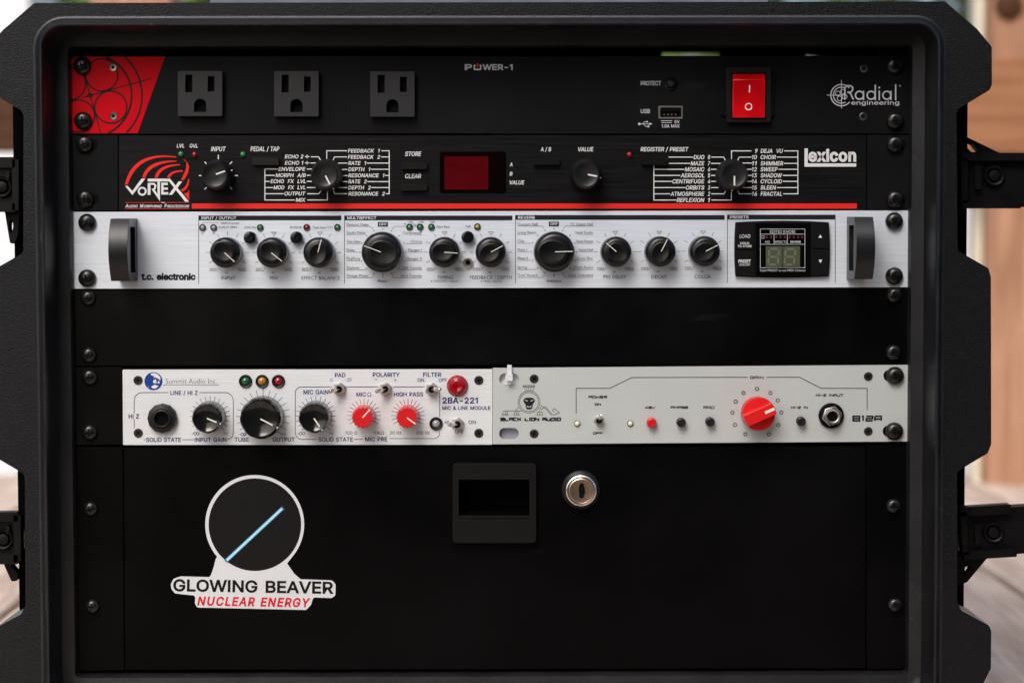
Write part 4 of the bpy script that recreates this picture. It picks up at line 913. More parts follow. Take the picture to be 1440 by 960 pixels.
ln(a7, 1.25, (456, 185), (456, 115), (600, 115)); ln(a7, 1.25, (498, 190), (512, 160), (600, 160)); ln(a7, 1.25, (500, 400), (512, 425), (600, 425))
for yc, x in ((203, 536), (248, 560), (292, 570), (335, 572), (380, 540)): ln(a7, 1.25, (x, yc), (600, yc))
for i, (st, x1) in enumerate((('DEJA  VU', 828), ('CHOIR', 778), ('SHIMMER', 830), ('SWEEP', 790), ('SHADOW', 822), ('CYCLOID', 822), ('BLEEN', 778), ('FRACTAL', 822))):
    yc = 115 if i == 0 else rows[i-1]
    tx(st, a7, 666, x1, yc-15, yc+15); tx(str(9+i), a7, 627 if i == 0 else 604, 645 if i == 0 else 640, yc-15, yc+15)
    if 0 < i < 7: ln(a7, 1.25, (x1+9, yc), (934, yc))
ln(a7, 1.25, (837, 115), (936, 115), (936, 425), (831, 425))
for cx, cy in ((307, 247),): tick_ring(W_, cx, cy, 23.4, 26.8, (-90, -45, 45, 90, 135, -135), 1.4); tick_ring(W_, cx, cy, 23.4, 28.6, (0,), 1.4)
# the white name with its underline at the right
W_.poly([a7(984, 97), a7(1008, 97), a7(1008, 205), a7(1358, 205), a7(1358, 229), a7(984, 229)])
p = a7(1012, 127); q = a7(1358, 194)
p2 = a7(1012, 103)
W_.text('exicon', p[0], 190+101/5.143, q[0], q[1], bold=.048, space=1.07)
# white angular word over the red swirl
def tri3(*pts): W_.poly([a3(*p) for p in pts])
tri3((95, 430), (118, 430), (157, 472), (233, 368), (266, 368), (157, 506))
W_.ring(*a3(240, 474), 5.0, 2.6, 24)
tri3((286, 368), (445, 368), (470, 392), (286, 392))
tri3((286, 405), (310, 405), (310, 505), (286, 505))
W_.path([a3(300, 412), a3(340, 412), a3(352, 428), a3(346, 448), (217.5, 266.2)], 2.6)
tri3((318, 455), (340, 450), (368, 500), (368, 392), (390, 392), (390, 558))
W_.path([a3(455, 412), a3(410, 412), a3(410, 492), a3(460, 492)], 3.4); W_.path([a3(412, 452), a3(448, 452)], 3)
tri3((448, 368), (474, 368), (634, 562), (602, 562))
tri3((548, 390), (578, 392), (492, 504), (462, 504))
for ini, rest, x0, x1, x2 in (('A', 'UDIO', 96, 122, 202), ('M', 'ORPHING', 220, 250, 405), ('P', 'ROCESSOR', 426, 448, 637)):
    W_.text(ini, *a3(x0, 582), *a3(x1, 612), bold=.022, shear=.22); W_.text(rest, *a3(x1+3, 589), *a3(x2, 612), bold=.022, shear=.22)
W_.rect(*a3(402, 566), *a3(432, 572))
W_.build('printed_lettering', M['i_white'], fp)
Rk = Ink(0)
Rk.rect(269.7, 286.2, 1205, 293.4)
Rk.rect(*a3(96, 567), *a3(400, 571)); Rk.rect(*a3(436, 567), *a3(636, 571)); Rk.rect(*a3(96, 620), *a3(636, 624))
def cresc(pts_out, pts_in):
    def cat(p, n=14):   # quadratic through three points
        a, b, c = [Vector(q) for q in p]; b2 = b*2-(a+c)/2
        return [tuple(a*(1-t)**2+b2*2*t*(1-t)+c*t*t) for t in [k/n for k in range(n+1)]]
    o = cat(pts_out); i = cat(pts_in)
    Rk.poly([a3(*q) for q in o]+[a3(*q) for q in reversed(i)])
cresc([(93, 418), (235, 212), (528, 182)], [(118, 418), (262, 228), (528, 190)])
cresc([(240, 360), (330, 246), (530, 217)], [(268, 360), (350, 266), (530, 224)])
cresc([(343, 360), (412, 272), (560, 246)], [(372, 360), (430, 288), (560, 254)])
cresc([(448, 360), (495, 310), (582, 298)], [(474, 360), (510, 322), (582, 310)])
cresc([(580, 207), (634, 270), (590, 382)], [(598, 207), (612, 270), (566, 376)])
cresc([(636, 372), (622, 440), (580, 478)], [(628, 372), (605, 430), (562, 462)])
Rk.poly([a3(590, 492), a3(622, 485), a3(636, 460), a3(636, 548)])
Rk.build('red_stripe_print', M['i_red'], fp)
for px, py, m in ((254.5, 216.7, 'l_green'), (273.7, 217.4, 'l_red'), (341.7, 217.2, 'l_green'), (885, 217.5, 'l_red')): lamp(px, py, 4.0, M[m], u, h=1.1)
for cx, cy, a in ((307, 247, dir_to((865, 333), (940, 307))), (460, 246.7, dir_to((575, 350), (610, 420))), (823, 246.3, dir_to((530, 335), (605, 350))), (1028.5, 246.8, pi)):
    knob_skirted(cx, cy, a, u)
for x0, y0, x1, y1 in ((355, 222, 392, 232), (564, 228, 600.5, 238), (564, 258, 600.5, 268), (750, 222.5, 787, 232), (902, 222, 938.5, 232)):
    part('push_button', MB().prism(rrect(x0, y0, x1, y1, 1.2), -.0030, 0), M['key'], u, bevel=.0005)
o = part('display', MB().prism(rrect(618.3, 213.3, 711.7, 271.7, 4), -.0004, .0), M['dispd'], u, bevel=.0001)
part('display_filter', MB().prism(rect(625, 220, 686.7, 266.7), -.0006, -.0001), M['disp'], o, smooth=False)
part('side_filter', MB().prism(rect(689, 240, 709, 270), -.0005, -.0001), M['dispd'], o, smooth=False)

# ================================================================== 3 silver effects unit
u = thing('effects_processor', 'silver brushed effects unit with many black knobs and two dark handles', 'effects unit', base(690, 405))
fp = plate(u, [(102, 298), (1279.5, 296), (1279, 404), (102.5, 406)], M['silver'], bevel=.0003)
chassis(u, 150, 301, 1230, 402)
for p in ((123, 313), (123, 391), (1257, 311), (1257, 388)): rack_screw(*p, u)
K = Ink(0); G = Ink(0); Wt = Ink(-.0001, True)
KB = Ink(0, True); KB.text('t.c. electronic', 198.7, 384.2, 275, 393.8, bold=.06)
for x0, x1, st, tw in ((279, 480, 'INPUT / OUTPUT', 49), (484, 720.5, 'MULTIEFFECT', 41), (724.4, 1019, 'REVERB', 23.5), (1022.4, 1175, 'PRESETS', 26)):
    dy = 0 if x0 < 700 else -.7 if x0 < 1000 else -1.2
    K.rect(x0, 303.2+dy, x1, 309.8+dy); Wt.text(st, x0+4.2, 304.6+dy, x0+4.2+tw, 308.5+dy, bold=.02); K.line((x0+.4, 309), (x0+.4, 398.5+dy), .8)
K.line((1174.6, 307), (1174.6, 397), .8)
def mm(cx, cy, lo, hi, tri=True):
    tick_ring(G, cx, cy, 24.5, 30, (-90, -60, -30, 30, 60, 90, 120, -120), .55)
    if tri: G.path([(cx-3.3, cy-28.5), (cx+3.3, cy-28.5), (cx, cy-24.2), (cx-3.3, cy-28.5)], .6)
    else: G.line((cx, cy-24.5), (cx, cy-29), .7)
    G.text(lo, cx-25, cy+21.8, cx-16, cy+25, bold=.0); G.path([(cx-25.5, cy+25.9), (cx-15, cy+25.9), (cx-12, cy+21.5)], .5)
    G.text(hi, cx+16.2, cy+21.8, cx+26, cy+25, bold=.0); G.path([(cx+26.5, cy+25.9), (cx+16, cy+25.9), (cx+13.5, cy+21.5)], .5)
    G.line((cx, cy+26.5), (cx, cy+29.5), .6); G.rect(cx-3, cy+27.6, cx-1.4, cy+29.2)
RS = 22*S
mm(320, 355, 'MIN', 'MAX', False); mm(385, 355, 'DRY', 'WET'); mm(450, 355, 'EFF', 'REV')
mm(625.3, 354.5, 'MIN', 'MAX'); mm(690.3, 354.5, 'MIN', 'MAX')
mm(865.2, 354, 'MIN', 'MAX'); mm(926.9, 353.6, 'MIN', 'MAX'); mm(988.7, 353.3, 'MIN', 'MAX')
for cx, cy, a in ((320, 355, dir_to((340, 455), (440, 545))), (385, 355, dir_to((735, 460), (835, 540))), (450, 355, dir_to((1130, 440), (1160, 330))),
                  (625.3, 354.5, dir_to((880, 450), (1000, 458))), (690.3, 354.5, dir_to((1270, 445), (1365, 393))), (865.2, 354, dir_to((710, 358), (630, 290))),
                  (926.9, 353.6, dir_to((1010, 357), (1050, 280))), (988.7, 353.3, dir_to((1315, 358), (1380, 325)))):
    knob_dome(cx, cy, a, u, RS*0.985, .0135)
knob_dome(538.3, 354.5, dir_to((335, 448), (195, 395)), u, 28.7*S, .0145)
knob_dome(778.8, 354, dir_to((290, 357), (405, 354)), u, 28.7*S, .0145)
for st, x0, x1, y0 in (('INPUT', 311.3, 331, 388.4), ('MIX', 379.7, 391, 388.4), ('EFFECT BALANCE', 424, 478, 388.4), ('TIMING', 615, 637.5, 387.6), ('FEEDBACK / DEPTH', 661, 719.7, 387.6),
                       ('PRE DELAY', 848.5, 880.4, 386.8), ('DECAY', 916, 937.7, 386.8), ('COLOR', 977, 999.6, 386.6)):
    K.text(st, x0, y0, x1, y0+4.9, bold=-.004)
G.text('AMOUNT / DRIVE', 610, 394, 644, 396.6, bold=.0); G.disc(607, 395.3, 1, 8); G.text('FREQ / RATIO', 680, 394, 705.5, 396.6, bold=.0); G.disc(677, 395.3, 1, 8)
def selector(cx, cy, left, right, bottom):
    for k in range(16):
        t = radians(22.5*k); G.disc(cx+32.3*sin(t), cy-32.3*cos(t), .85, 8) if k != 8 else K.line((cx, cy+31), (cx, cy+35.5), .8)
    K.rect(cx-7, cy-42.3, cx+7.2, cy-35.7); Wt.text('OFF', cx-5.2, cy-40.9, cx+5.4, cy-37.2, bold=.02)
    ys = (-40.5, -29, -16.8, -4.8, 7.2, 20, 31.2)
    offs = (36, 24.2, 12, 0, -12, -25, -36)
    for i in range(7):
        yt = cy+ys[i]; ul = cy+(-36.2, -24.2, -12, 0, 12, 25, 36)[i]
        st, w = left[i]; G.text(st, cx-50.8, yt, cx-50.8+w, yt+3.5, bold=.0)
        st, w = right[i]; G.text(st, cx+54.8-w, yt, cx+54.8, yt+3.5, bold=.0)
        t = radians(-22.5*(i+1)); ex, ey = cx+34.2*sin(t), cy-34.2*cos(t)
        bx = {0: -16, 6: -15, 1: -23.5, 5: -25}.get(i, None)
        L1 = [(cx-51, ul), (cx+bx, ul), (ex, ey)] if bx else [(cx-51, ul), (ex-.8, ul)]
        G.path(L1, .5); G.path([(2*cx-x+(4 if j == 0 else 0), y) for j, (x, y) in enumerate(L1)], .5)
    G.text(bottom[0], cx-bottom[1]/2, cy+39, cx+bottom[1]/2, cy+42.4, bold=.012)
selector(538.3, 354.5, (('Dynamic Delay', 31), ('Studio Delay', 26.5), ('Tape Delay', 19.6), ('Delay', 11.5), ('PingPong', 19), ('Slapback', 18), ('Vintage Phaser', 31)),
         (('De-Ess', 14), ('Compressor', 26.5), ('Chorus', 15.5), ('Flanger I', 19.3), ('Flanger II', 21.3), ('Soft Tremolo', 26.3), ('Hard Tremolo', 29.6)), ('Phaser', 13.5))
selector(778.8, 354, (('Concert Hall', 28), ('Living Room', 26), ('Club', 9), ('Plate I', 13), ('Plate II', 14), ('Spring', 13), ('"Live" Reverb', 28)),
         (('TC Classic Hall', 32), ('Vocal Studio', 25), ('Vocal Room', 24.3), ('Vocal Hall', 20.4), ('Drum Box', 22), ('Drum Room', 26.5), ('Large Cathedral', 34.7)), ('Ambience', 20.8))
G.text('INPUT PPM', 307.5, 318.1, 333, 321.4, bold=.0); G.text('DIG IN', 344, 318.1, 359.5, 321.4, bold=.0); G.text('BYPASS', 408, 318.1, 424, 321.4, bold=.0); G.text('Dual Input ON', 440, 317.8, 467.5, 321.4, bold=.0)
G.text('-48dB Overload', 309.5, 312.4, 336, 315, bold=.0); G.path([(285, 315), (285, 313), (308, 313)], .4); G.text('1L', 283.2, 326.6, 286.8, 329.4); G.text('1R', 299, 326.6, 302.6, 329.4)
for k, st in enumerate(('-3dB', '-6dB', '-9dB')): G.text(st, 572.8+15.4*k, 310.8, 580.2+15.4*k, 313.2)
G.text('Gain Red', 613.7, 317.3, 632, 320.4, bold=.0); G.text('TAP', 654, 317, 662, 320.2, bold=.0); G.disc(569.5, 315, 1.1, 8); G.disc(592.2, 326, 1.1, 8)
KB.build('maker_name', M['i_black'], fp); K.build('printed_headings', M['i_black'], fp); G.build('printed_lettering', M['i_grey'], fp); Wt.build('white_lettering', M['i_white'], fp)
for px, py, m in ((285, 320, 'l_clear'), (300.5, 320, 'l_clear'), (366, 320, 'l_green'), (431.3, 319.7, 'l_red'), (474.5, 319.7, 'l_green'), (575.8, 319.2, 'l_green'), (590.8, 319.2, 'l_green'), (606.7, 319.2, 'l_green'), (671.3, 318.8, 'l_yellow')):
    lamp(px, py, 3.1, M[m], u, 4.7)
for px, py in ((352.2, 334.2), (417.5, 334.2), (657.7, 333.6)): push_button(px, py, 8.8, .0042, M['gloss'], u)
c = P(658, 369, 0); o = part('pedal_socket', MB().lathe(c, [(.0029, 0), (.0029, .0016), (.0025, .0022), (.0016, .0022), (.0013, .0012)], 28), M['nickel'], u, c)
part('socket_mouth', MB().lathe(c, [(.0014, .0010), (.0013, .0016)], 20), M['gap'], o, c)
# handles: bowed bars with a hollow on the side that faces the middle
def handle(xa, xb, side):
    X0, X1 = P(xa, 350, 0).x, P(xb, 350, 0).x; zt_, zb_ = P(180, 306.5, -.02).z, P(180, 396, -.02).z
    zm = (zt_+zb_)/2; hh = (zt_-zb_)/2
    out = [(zb_, -.0002), (zb_+.0005, -.026)]+[(zm+hh*0.97*t, -.026-.0075*(1-t*t)) for t in [-1+k/8 for k in range(17)]][1:-1]+[(zt_-.0005, -.026), (zt_, -.0002)]
    hz = hh*0.72; hol = [(zm-hz, -.008), (zm-hz, -.0235), (zm+hz, -.0235), (zm+hz, -.008)]
    mb = MB(); xin = X1 if side > 0 else X0; xout = X0 if side > 0 else X1; xm = xin-side*.005
    def cap(loops, x):
        flat = [p for L in loops for p in L]; tri = tessellate_polygon([[Vector((p[0], p[1], 0)) for p in L] for L in loops])
        mb.add([(x, p[1], p[0]) for p in flat], [tuple(t) for t in tri])
    cap([out], xout); cap([out, hol], xin); cap([hol], xm)
    for L, xa_, xb_ in ((out, xout, xin), (hol, xin, xm)):
        m_ = len(L); mb.add([(xa_, p[1], p[0]) for p in L]+[(xb_, p[1], p[0]) for p in L], [(i, (i+1) % m_, m_+(i+1) % m_, m_+i) for i in range(m_)])
    bm = bmesh.new(); vv = [bm.verts.new(v) for v in mb.v]
    for f in mb.f: bm.faces.new([vv[i] for i in f])
    bmesh.ops.remove_doubles(bm, verts=bm.verts, dist=1e-6); bmesh.ops.recalc_face_normals(bm, faces=bm.faces)
    bm.verts.index_update(); m2 = MB(); m2.v = [v.co.copy() for v in bm.verts]; m2.f = [tuple(v.index for v in f.verts) for f in bm.faces]; bm.free()
    o = part('handle', m2, M['handle'], u, bevel=.0008, seg=3, ang=40)
    part('hollow_lining', MB().box((min(xm+side*.0002, xm+side*.0005), -.0232, zm-hz+.0003), (max(xm+side*.0002, xm+side*.0005), -.0083, zm+hz-.0003)), M['gap'], o, smooth=False)
    if side < 0:
        bc = Vector((xm-.0009, -.014, zm+.002)); part('fixing_screw', MB().lathe(bc, [(.0002, -.0022), (.0018, -.0015), (.0024, 0), (.0018, .0015), (.0006, .0022)], 18), M['nickel'], o)
handle(167.5, 193.5, 1); handle(1190.5, 1216, -1)
# preset module
def barrel(x0, y0, x1, y1, bx, by):
    n = 10; t = [k/n for k in range(n)]; b = lambda s_: 4*s_*(1-s_)
    return [(x0+(x1-x0)*s_, y0-by*b(s_)) for s_ in t]+[(x1+bx*b(s_), y0+(y1-y0)*s_) for s_ in t]+[(x1-(x1-x0)*s_, y1+by*b(s_)) for s_ in t]+[(x0-bx*b(s_), y1-(y1-y0)*s_) for s_ in t]
o = part('preset_module', MB().prism(fillet(barrel(1034.5, 312.5, 1165.5, 388.5, 1.6, 2.2), .8, 2), -.0022, 0), M['module'], u, bevel=.0006)
part('display_window', MB().prism(rrect(1062.5, 314, 1140, 388.6, 2), -.0026, -.002), M['window'], o, bevel=.0002)
for q in ([(1035.5, 313.5), (1060, 312.5), (1059.5, 350.5), (1034, 350.5)], [(1034, 352.3), (1059.5, 352.3), (1060, 388.5), (1035.8, 387.3)],
          [(1142, 312.3), (1164.5, 313.3), (1166.2, 349), (1142.3, 349)], [(1142.3, 351), (1166.2, 351), (1164.5, 387.3), (1142, 388.3)]):
    part('module_button', MB().prism(fillet(q, 1.2, 3), -.0030, -.001), M['module'], o, bevel=.0003)
w = Ink(-.0030)
w.text('LOAD', 1040.2, 329.6, 1055.2, 334.6, bold=.0); w.text('HOLD', 1041, 340.4, 1053.5, 343.5, bold=.02); w.text('TO STORE', 1037.5, 344.6, 1057, 347.7, bold=.02)
w.text('PRESET', 1038.5, 365, 1055.9, 369.5, bold=.025); w.text('ON/OFF', 1039, 370.7, 1055.2, 373.8, bold=.0)
w.poly([(1153.5, 329.8), (1156.2, 334.4), (1150.8, 334.4)]); w.poly([(1151, 365.2), (1156.4, 365.2), (1153.7, 369.8)])
w.build('button_lettering', M['i_white'], o)
w = Ink(-.0026)
w.path([(1069.2, 322), (1131.9, 322), (1131.9, 376.4), (1069.2, 376.4), (1069.2, 322)], .6); w.text('EDITED KNOBS', 1083, 323.6, 1118.3, 327.9, bold=.0)
w.line((1069.2, 329.2), (1131.9, 329.2), .6); w.line((1069.2, 343.5), (1131.9, 343.5), .6); w.line((1088.5, 329.2), (1088.5, 343.5), .6); w.line((1107.3, 329.2), (1107.3, 343.5), .6)
w.text('I/O', 1076, 338.6, 1082.3, 341.7, bold=.0); w.text('EFFECTS', 1089.8, 338.6, 1106.3, 341.7, bold=.0); w.text('REVERB', 1111.5, 338.6, 1126, 341.7, bold=.02)
w.text('Hold PRESET to set MIDI Channel', 1069, 378.5, 1132.5, 381.6, bold=.0)
w.path([(1071, 331.5), (1074.5, 331.5), (1074.5, 335.3), (1071, 335.3), (1071, 331.5)], .5)
w.build('window_lettering', M['i_lgrey'], o)
w = Ink(-.0026)
for x in (375, 405, 440, 468, 497, 530, 558, 588, 615): w.rect(1000+x/4.8-1.4, 331.7, 1000+x/4.8+1.4, 335.1)
w.build('status_dots', M['dim_red'], o)
lc = part('digit_display', MB().prism(rect(1077, 346.2, 1125, 376), -.0029, -.002), M['lcd'], o, smooth=False)
w = Ink(-.0029); sl_ = .1
for x in (1081, 1104):
    def sg(pts): w.poly([(px+(361-py)*sl_, py) for px, py in pts])
    x0, x1, yt, ym, yb = x, x+13.5, 350, 361, 372
    for yy in (yt, ym, yb): sg([(x0+1.2, yy), (x0+2.4, yy-1.2), (x1-2.4, yy-1.2), (x1-1.2, yy), (x1-2.4, yy+1.2), (x0+2.4, yy+1.2)])
    for xx in (x0, x1):
        for a, b in ((yt, ym), (ym, yb)): sg([(xx, a+1), (xx+1.2, a+2.2), (xx+1.2, b-2.2), (xx, b-1), (xx-1.2, b-2.2), (xx-1.2, a+2.2)])
w.build('digit_segments', M['seg'], o)
w = Ink(-.0029); w.line((1100.7, 346.5), (1100.7, 375.8), .7); w.build('digit_divider', M['window'], o)

# ================================================================== 4 blank panel
u = thing('blank_panel', 'plain black blank rack panel below the silver effects unit', 'panel', base(690, 513))
plate(u, [(104, 408), (1279, 406), (1279.5, 511.5), (105, 514)], M['p_blank'], bevel=.0005)
for p in ((124, 419), (125, 499), (1257, 415), (1256, 495)): rack_screw(*p, u, 11)

# ================================================================== 5 shelf, white preamp, grey preamp
u = thing('rack_shelf', 'black rack shelf holding the white and the grey preamplifiers', 'shelf', base(690, 626))
plate(u, [(105.5, 516), (171, 515.5), (171.5, 625), (106, 625.6)], M['p_blank'], name='rack_ear')
for p in ((126, 530), (126, 607.5)): rack_screw(*p, u, 11.5)
a = P(172, 626, .0035); b = P(1270, 626, .0035); part('tray', MB().box((a.x, .0035, a.z-.0008), (b.x, .25, a.z+.0002)), M['gap'], u, smooth=False)

u = thing('preamplifier', 'white half-width preamplifier with black and red knobs, left of the grey one', 'preamplifier', base(432, 625))
fp = plate(u, [(172.3, 519.7), (692.3, 518.9), (692.3, 625), (173, 625.4)], M['white'], -.0006, .003, r=.8)
chassis(u, 178, 522, 690, 623)
B = Ink(-.0006, True); T = Ink(-.0006)
def b1(x, y): return (160+x/6, 510+y/6)
def b2(x, y): return (330+x/6, 510+y/6)
def b3(x, y): return (480+x/6, 510+y/6)
def bt(st, f, x0, x1, y0, y1, bold=.022): p = f(x0, y0); q = f(x1, y1); B.text(st, p[0], p[1], q[0], q[1], bold=bold)
def arcp(c_, r, a0, a1, f, n=7): return [f(c_[0]+r*cos(radians(a0+(a1-a0)*k/n)), c_[1]+r*sin(radians(a0+(a1-a0)*k/n))) for k in range(n+1)]
bt('LINE / HI Z', b1, 478, 708, 235, 270); bt('HI Z', b1, 125, 213, 433, 470); bt('SOLID STATE', b1, 272, 567, 630, 666); bt('INPUT GAIN', b1, 683, 950, 630, 665)
bt('10', b1, 928, 960, 585, 606, .0); bt('TUBE', b1, 1018, 1140, 628, 664); bt('OUTPUT', b2, 320, 507, 627, 664); bt('MIC GAIN', b2, 580, 790, 228, 265)
bt('10', b2, 398, 432, 589, 611, .0); bt('10', b2, 796, 830, 584, 606, .0); bt('PAD', b2, 845, 935, 85, 121); bt('0', b2, 806, 824, 130, 159, .0); bt('-20', b2, 932, 985, 128, 157, .0)
bt('POLARITY', b2, 1165, 1392, 82, 118); bt('+', b2, 1343, 1366, 128, 156, .0); B.line(b2(1182, 140), b2(1203, 140), .8)
bt('MIC', b2, 1027, 1108, 248, 284); bt('Ω', b2, 1120, 1152, 250, 284, -.008); bt('100 Ω', b2, 935, 1034, 576, 604, .0); bt('10kΩ', b2, 1167, 1260, 576, 604, .0)
bt('SOLID STATE', b2, 705, 997, 627, 663); bt('MIC PRE', b2, 1100, 1288, 625, 661); bt('FILTER', b3, 690, 845, 81, 118); bt('ON', b3, 643, 698, 131, 160, .012); bt('OFF', b3, 822, 889, 131, 160, .012)
bt('HIGH PASS', b3, 443, 690, 247, 283); bt('20 Hz', b3, 410, 505, 575, 602, .006); bt('200 Hz', b3, 632, 745, 575, 602, .006)
bt('2BA-221', b3, 853, 1152, 292, 343, .03); bt('MIC & LINE MODULE', b3, 852, 1258, 365, 396, .025); bt('48', b3, 872, 907, 487, 512, .006); bt('ON', b3, 1073, 1135, 485, 515, .012); bt('OFF', b3, 960, 1030, 568, 597, .012)
for f, x, y_ in ((b1, 697, 596), (b2, 74, 603), (b2, 568, 595)): inf(B, *f(x, y_), 1.9); B.line(f(x-36, y_), f(x-30, y_), .7)
lw = .8
B.path([b1(460, 250)]+arcp((240, 318), 68, -90, -180, b1)+[b1(172, 424)], lw); B.path([b1(172, 476), b1(172, 548)], lw)
B.path([b1(722, 250)]+arcp((940, 318), 68, -90, 0, b1)+arcp((955, 592), 53, 0, 90, b1), lw); B.path([b1(578, 647), b1(674, 647)], lw); B.path([b1(254, 647), b1(266, 647)], lw)
B.path([b2(822, 203)]+arcp((560, 253), 49, -90, -180, b2)+arcp((570, 586), 59, 180, 90, b2)+[b2(692, 645)], lw); B.path([b2(1010, 645), b2(1083, 645)], lw)
B.path([b2(945, 203), b2(1210, 203)], lw); B.path([b3(440, 203), b3(700, 203)], lw)
B.path([b3(800, 203)]+arcp((795, 238), 35, -60, 0, b3)+[b3(830, 455)], lw); B.path([b3(830, 572)]+arcp((782, 590), 48, 0, 90, b3)+[b3(408, 638)], lw)
st19 = [-135+15*k for k in range(19)]
tick_ring(B, 295.5, 585, 22.5, 28, st19, .65); tick_ring(B, 370, 585.3, 30, 37.5, st19, .65); tick_ring(B, 444.2, 584.6, 22.5, 28, st19, .65)
tick_ring(B, 512, 584, 16, 23.5, [a for a in st19 if abs(a) <= 120], .65); tick_ring(B, 573.8, 584, 16, 23.5, [a for a in st19 if abs(a) <= 120], .65)
B.line((370, 546), (370, 556), .65)
T.text('Summit Audio Inc.', 233, 532.2, 305, 539.2, bold=-.012); T.rect(228.7, 540.9, 308, 541.5)
B.build('printed_lettering', M['i_navy'], fp); T.build('thin_lettering', M['i_grey'], fp)
bd = Ink(-.0006); bd.disc(215.8, 535.8, 12.7, 40); bd.build('round_badge', M['i_blue'], fp)
bw = Ink(-.0008)
for pl in ([(310, 92), (340, 85), (372, 97), (394, 124), (392, 150), (378, 135), (350, 122), (335, 128), (344, 112), (318, 106)],
           [(334, 148), (352, 138), (362, 150), (350, 160), (372, 166), (352, 174), (330, 166)], [(316, 200), (345, 184), (378, 196), (352, 218), (324, 214)], [(372, 152), (386, 156), (384, 176), (374, 172)], [(288, 200), (298, 204), (290, 212)]):
    bw.poly([b1(*p) for p in pl])
bw.build('badge_figure', M['i_white'], fp)
for p in ((194.2, 534.5), (194.5, 608.7), (673.3, 534.5), (673.3, 608.7)): flat_screw(*p, 6.4, u, M['screwg'], y=-.0006)
c = P(229.2, 587.5, 0)
o = part('jack_socket', MB().lathe(c, [(21*S, .0006), (21*S, .003), (19.5*S, .0045), (14.5*S, .005), (12*S, .0062), (10.5*S, .0062), (9.5*S, .003)], 12), M['knob'], u, c, bevel=.0002, ang=20)
part('socket_mouth', MB().lathe(c, [(9.8*S, .0030), (9.5*S, .0034)], 28), M['gap'], o, c)
knob_gloss(295.5, 585, dir_to((778, 460), (868, 497)), u, 22.3*S, .0145)
knob_gloss(370, 585.3, dir_to((208, 468), (322, 527)), u, 29.8*S, .0160)
knob_gloss(444.2, 584.6, dir_to((668, 458), (722, 537)), u, 22.3*S, .0145)
knob_red(512, 584, dir_to((175, 470), (245, 395)), u, 15.4*S, .0155)
knob_red(573.8, 584, dir_to((548, 478), (620, 530)), u, 15.4*S, .0155)
for px, m in ((345.5, 'l_dgreen'), (368.8, 'l_amber'), (391.7, 'l_red')): lamp(px, 535.8, 6.2, M[m], u, 9.3)
lamp(613.3, 595.3, 5.6, M['l_clear'], u, 9.4)
c = P(643.3, 542.2, 0); R = 14.6*S
fac = lambda a, i: 1+(0.03*cos(a*12))
o = part('jewel_lamp', MB().lathe(c, [(R*1.04, 0), (R*1.04, R*.2), (R*.96, R*.3), (R*.80, R*.62), (R*.5, R*.80), (R*.2, R*.70)], 14), M['jewel'], u, c, ang=5)
toggle(477.5, 546.5, 9.8, (-.0042, -.0075, -.0006), u); toggle(542.2, 546.5, 9.8, (-.0042, -.0075, -.0006), u); toggle(607.5, 547, 9.8, (.0046, -.0075, .0006), u); toggle(643.3, 595.8, 9.8, (-.0042, -.0075, .0006), u)

u = thing('preamplifier', 'grey preamplifier with one large red gain knob, right of the white one', 'preamplifier', base(985, 622))
hs = [stadium(702, 524.8, 729.4, 540.6), stadium(702, 601.5, 729.4, 617.3)]
fp = plate(u, [(693, 517.4), (1278, 513), (1279, 620.5), (692.8, 624.5)], M['grey'], -.0020, .003, holes=hs, r=1)
chassis(u, 742, 522, 1220, 615)
yb_ = .0013
part('bracket', MB().prism(rect(697, 521, 736, 544), yb_, yb_+.001, yref=0), M['zinc'], u, smooth=False); part('bracket', MB().prism(rect(697, 598, 736, 620), yb_, yb_+.001, yref=0), M['zincd'], u, smooth=False)
for p in ((751, 532.3), (751, 609.4), (1220.8, 529), (1220.8, 606)): flat_screw(*p, 6.2, u, M['screwg'], y=-.0020)
for (x, y_) in ((1258, 528), (1257, 606)):
    part('mounting_slot', MB().prism(stadium(x-15.5, y_-8, x+8, y_+8), -.0022, -.0019), M['gap'], u, smooth=False); rack_screw(x, y_, u, 12.8, -.0020)
YG = -.0020; D_ = Ink(YG)
def c1(x, y): return (680+x/4.8, 500+y/4.8)
def c2(x, y): return (960+x/4.364, 500+y/4.364)
D_.path([c1(625, 390), c1(625, 220), c1(852, 220), c1(1000, 147), c2(398, 132)], .95); D_.path([c2(515, 132), c2(718, 132), c2(850, 200), c2(1132, 200), c2(1132, 335)], .95)
def st_(t, f, x0, x1, y0, y1, w): p = f(x0, y0); q = f(x1, y1); D_.strokes(t, p[0], p[1], q[0], q[1], w)
st_('POWER', c1, 708, 834, 269, 288, 1.05); st_('ON', c1, 750, 793, 320, 336, 1.0); st_('OFF', c1, 739, 804, 514, 531, .9); st_('48V', c1, 1089, 1159, 341, 358, .9); st_('PHASE', c1, 1263, 1383, 340, 357, .9)
st_('PAD', c2, 127, 195, 309, 326, .9); st_('HI-Z IN', c2, 664, 768, 309, 325, .9); st_('GAIN', c2, 414, 496, 125, 142, .9); st_('HI-Z INPUT', c2, 817, 986, 234, 250, .9)
st_('BLACK LION AUDIO', c1, 113, 523, 416, 441, 1.75); st_('B12A', c2, 1041, 1224, 366, 404, 2.3)
for x, y_ in ((385, 481), (321, 424), (305, 349), (325, 281), (373, 228), (456, 203), (539, 228), (584, 274), (606, 348), (587, 424), (529, 481)): D_.ring(*c2(x, y_), 2.3, 1.0, 16)
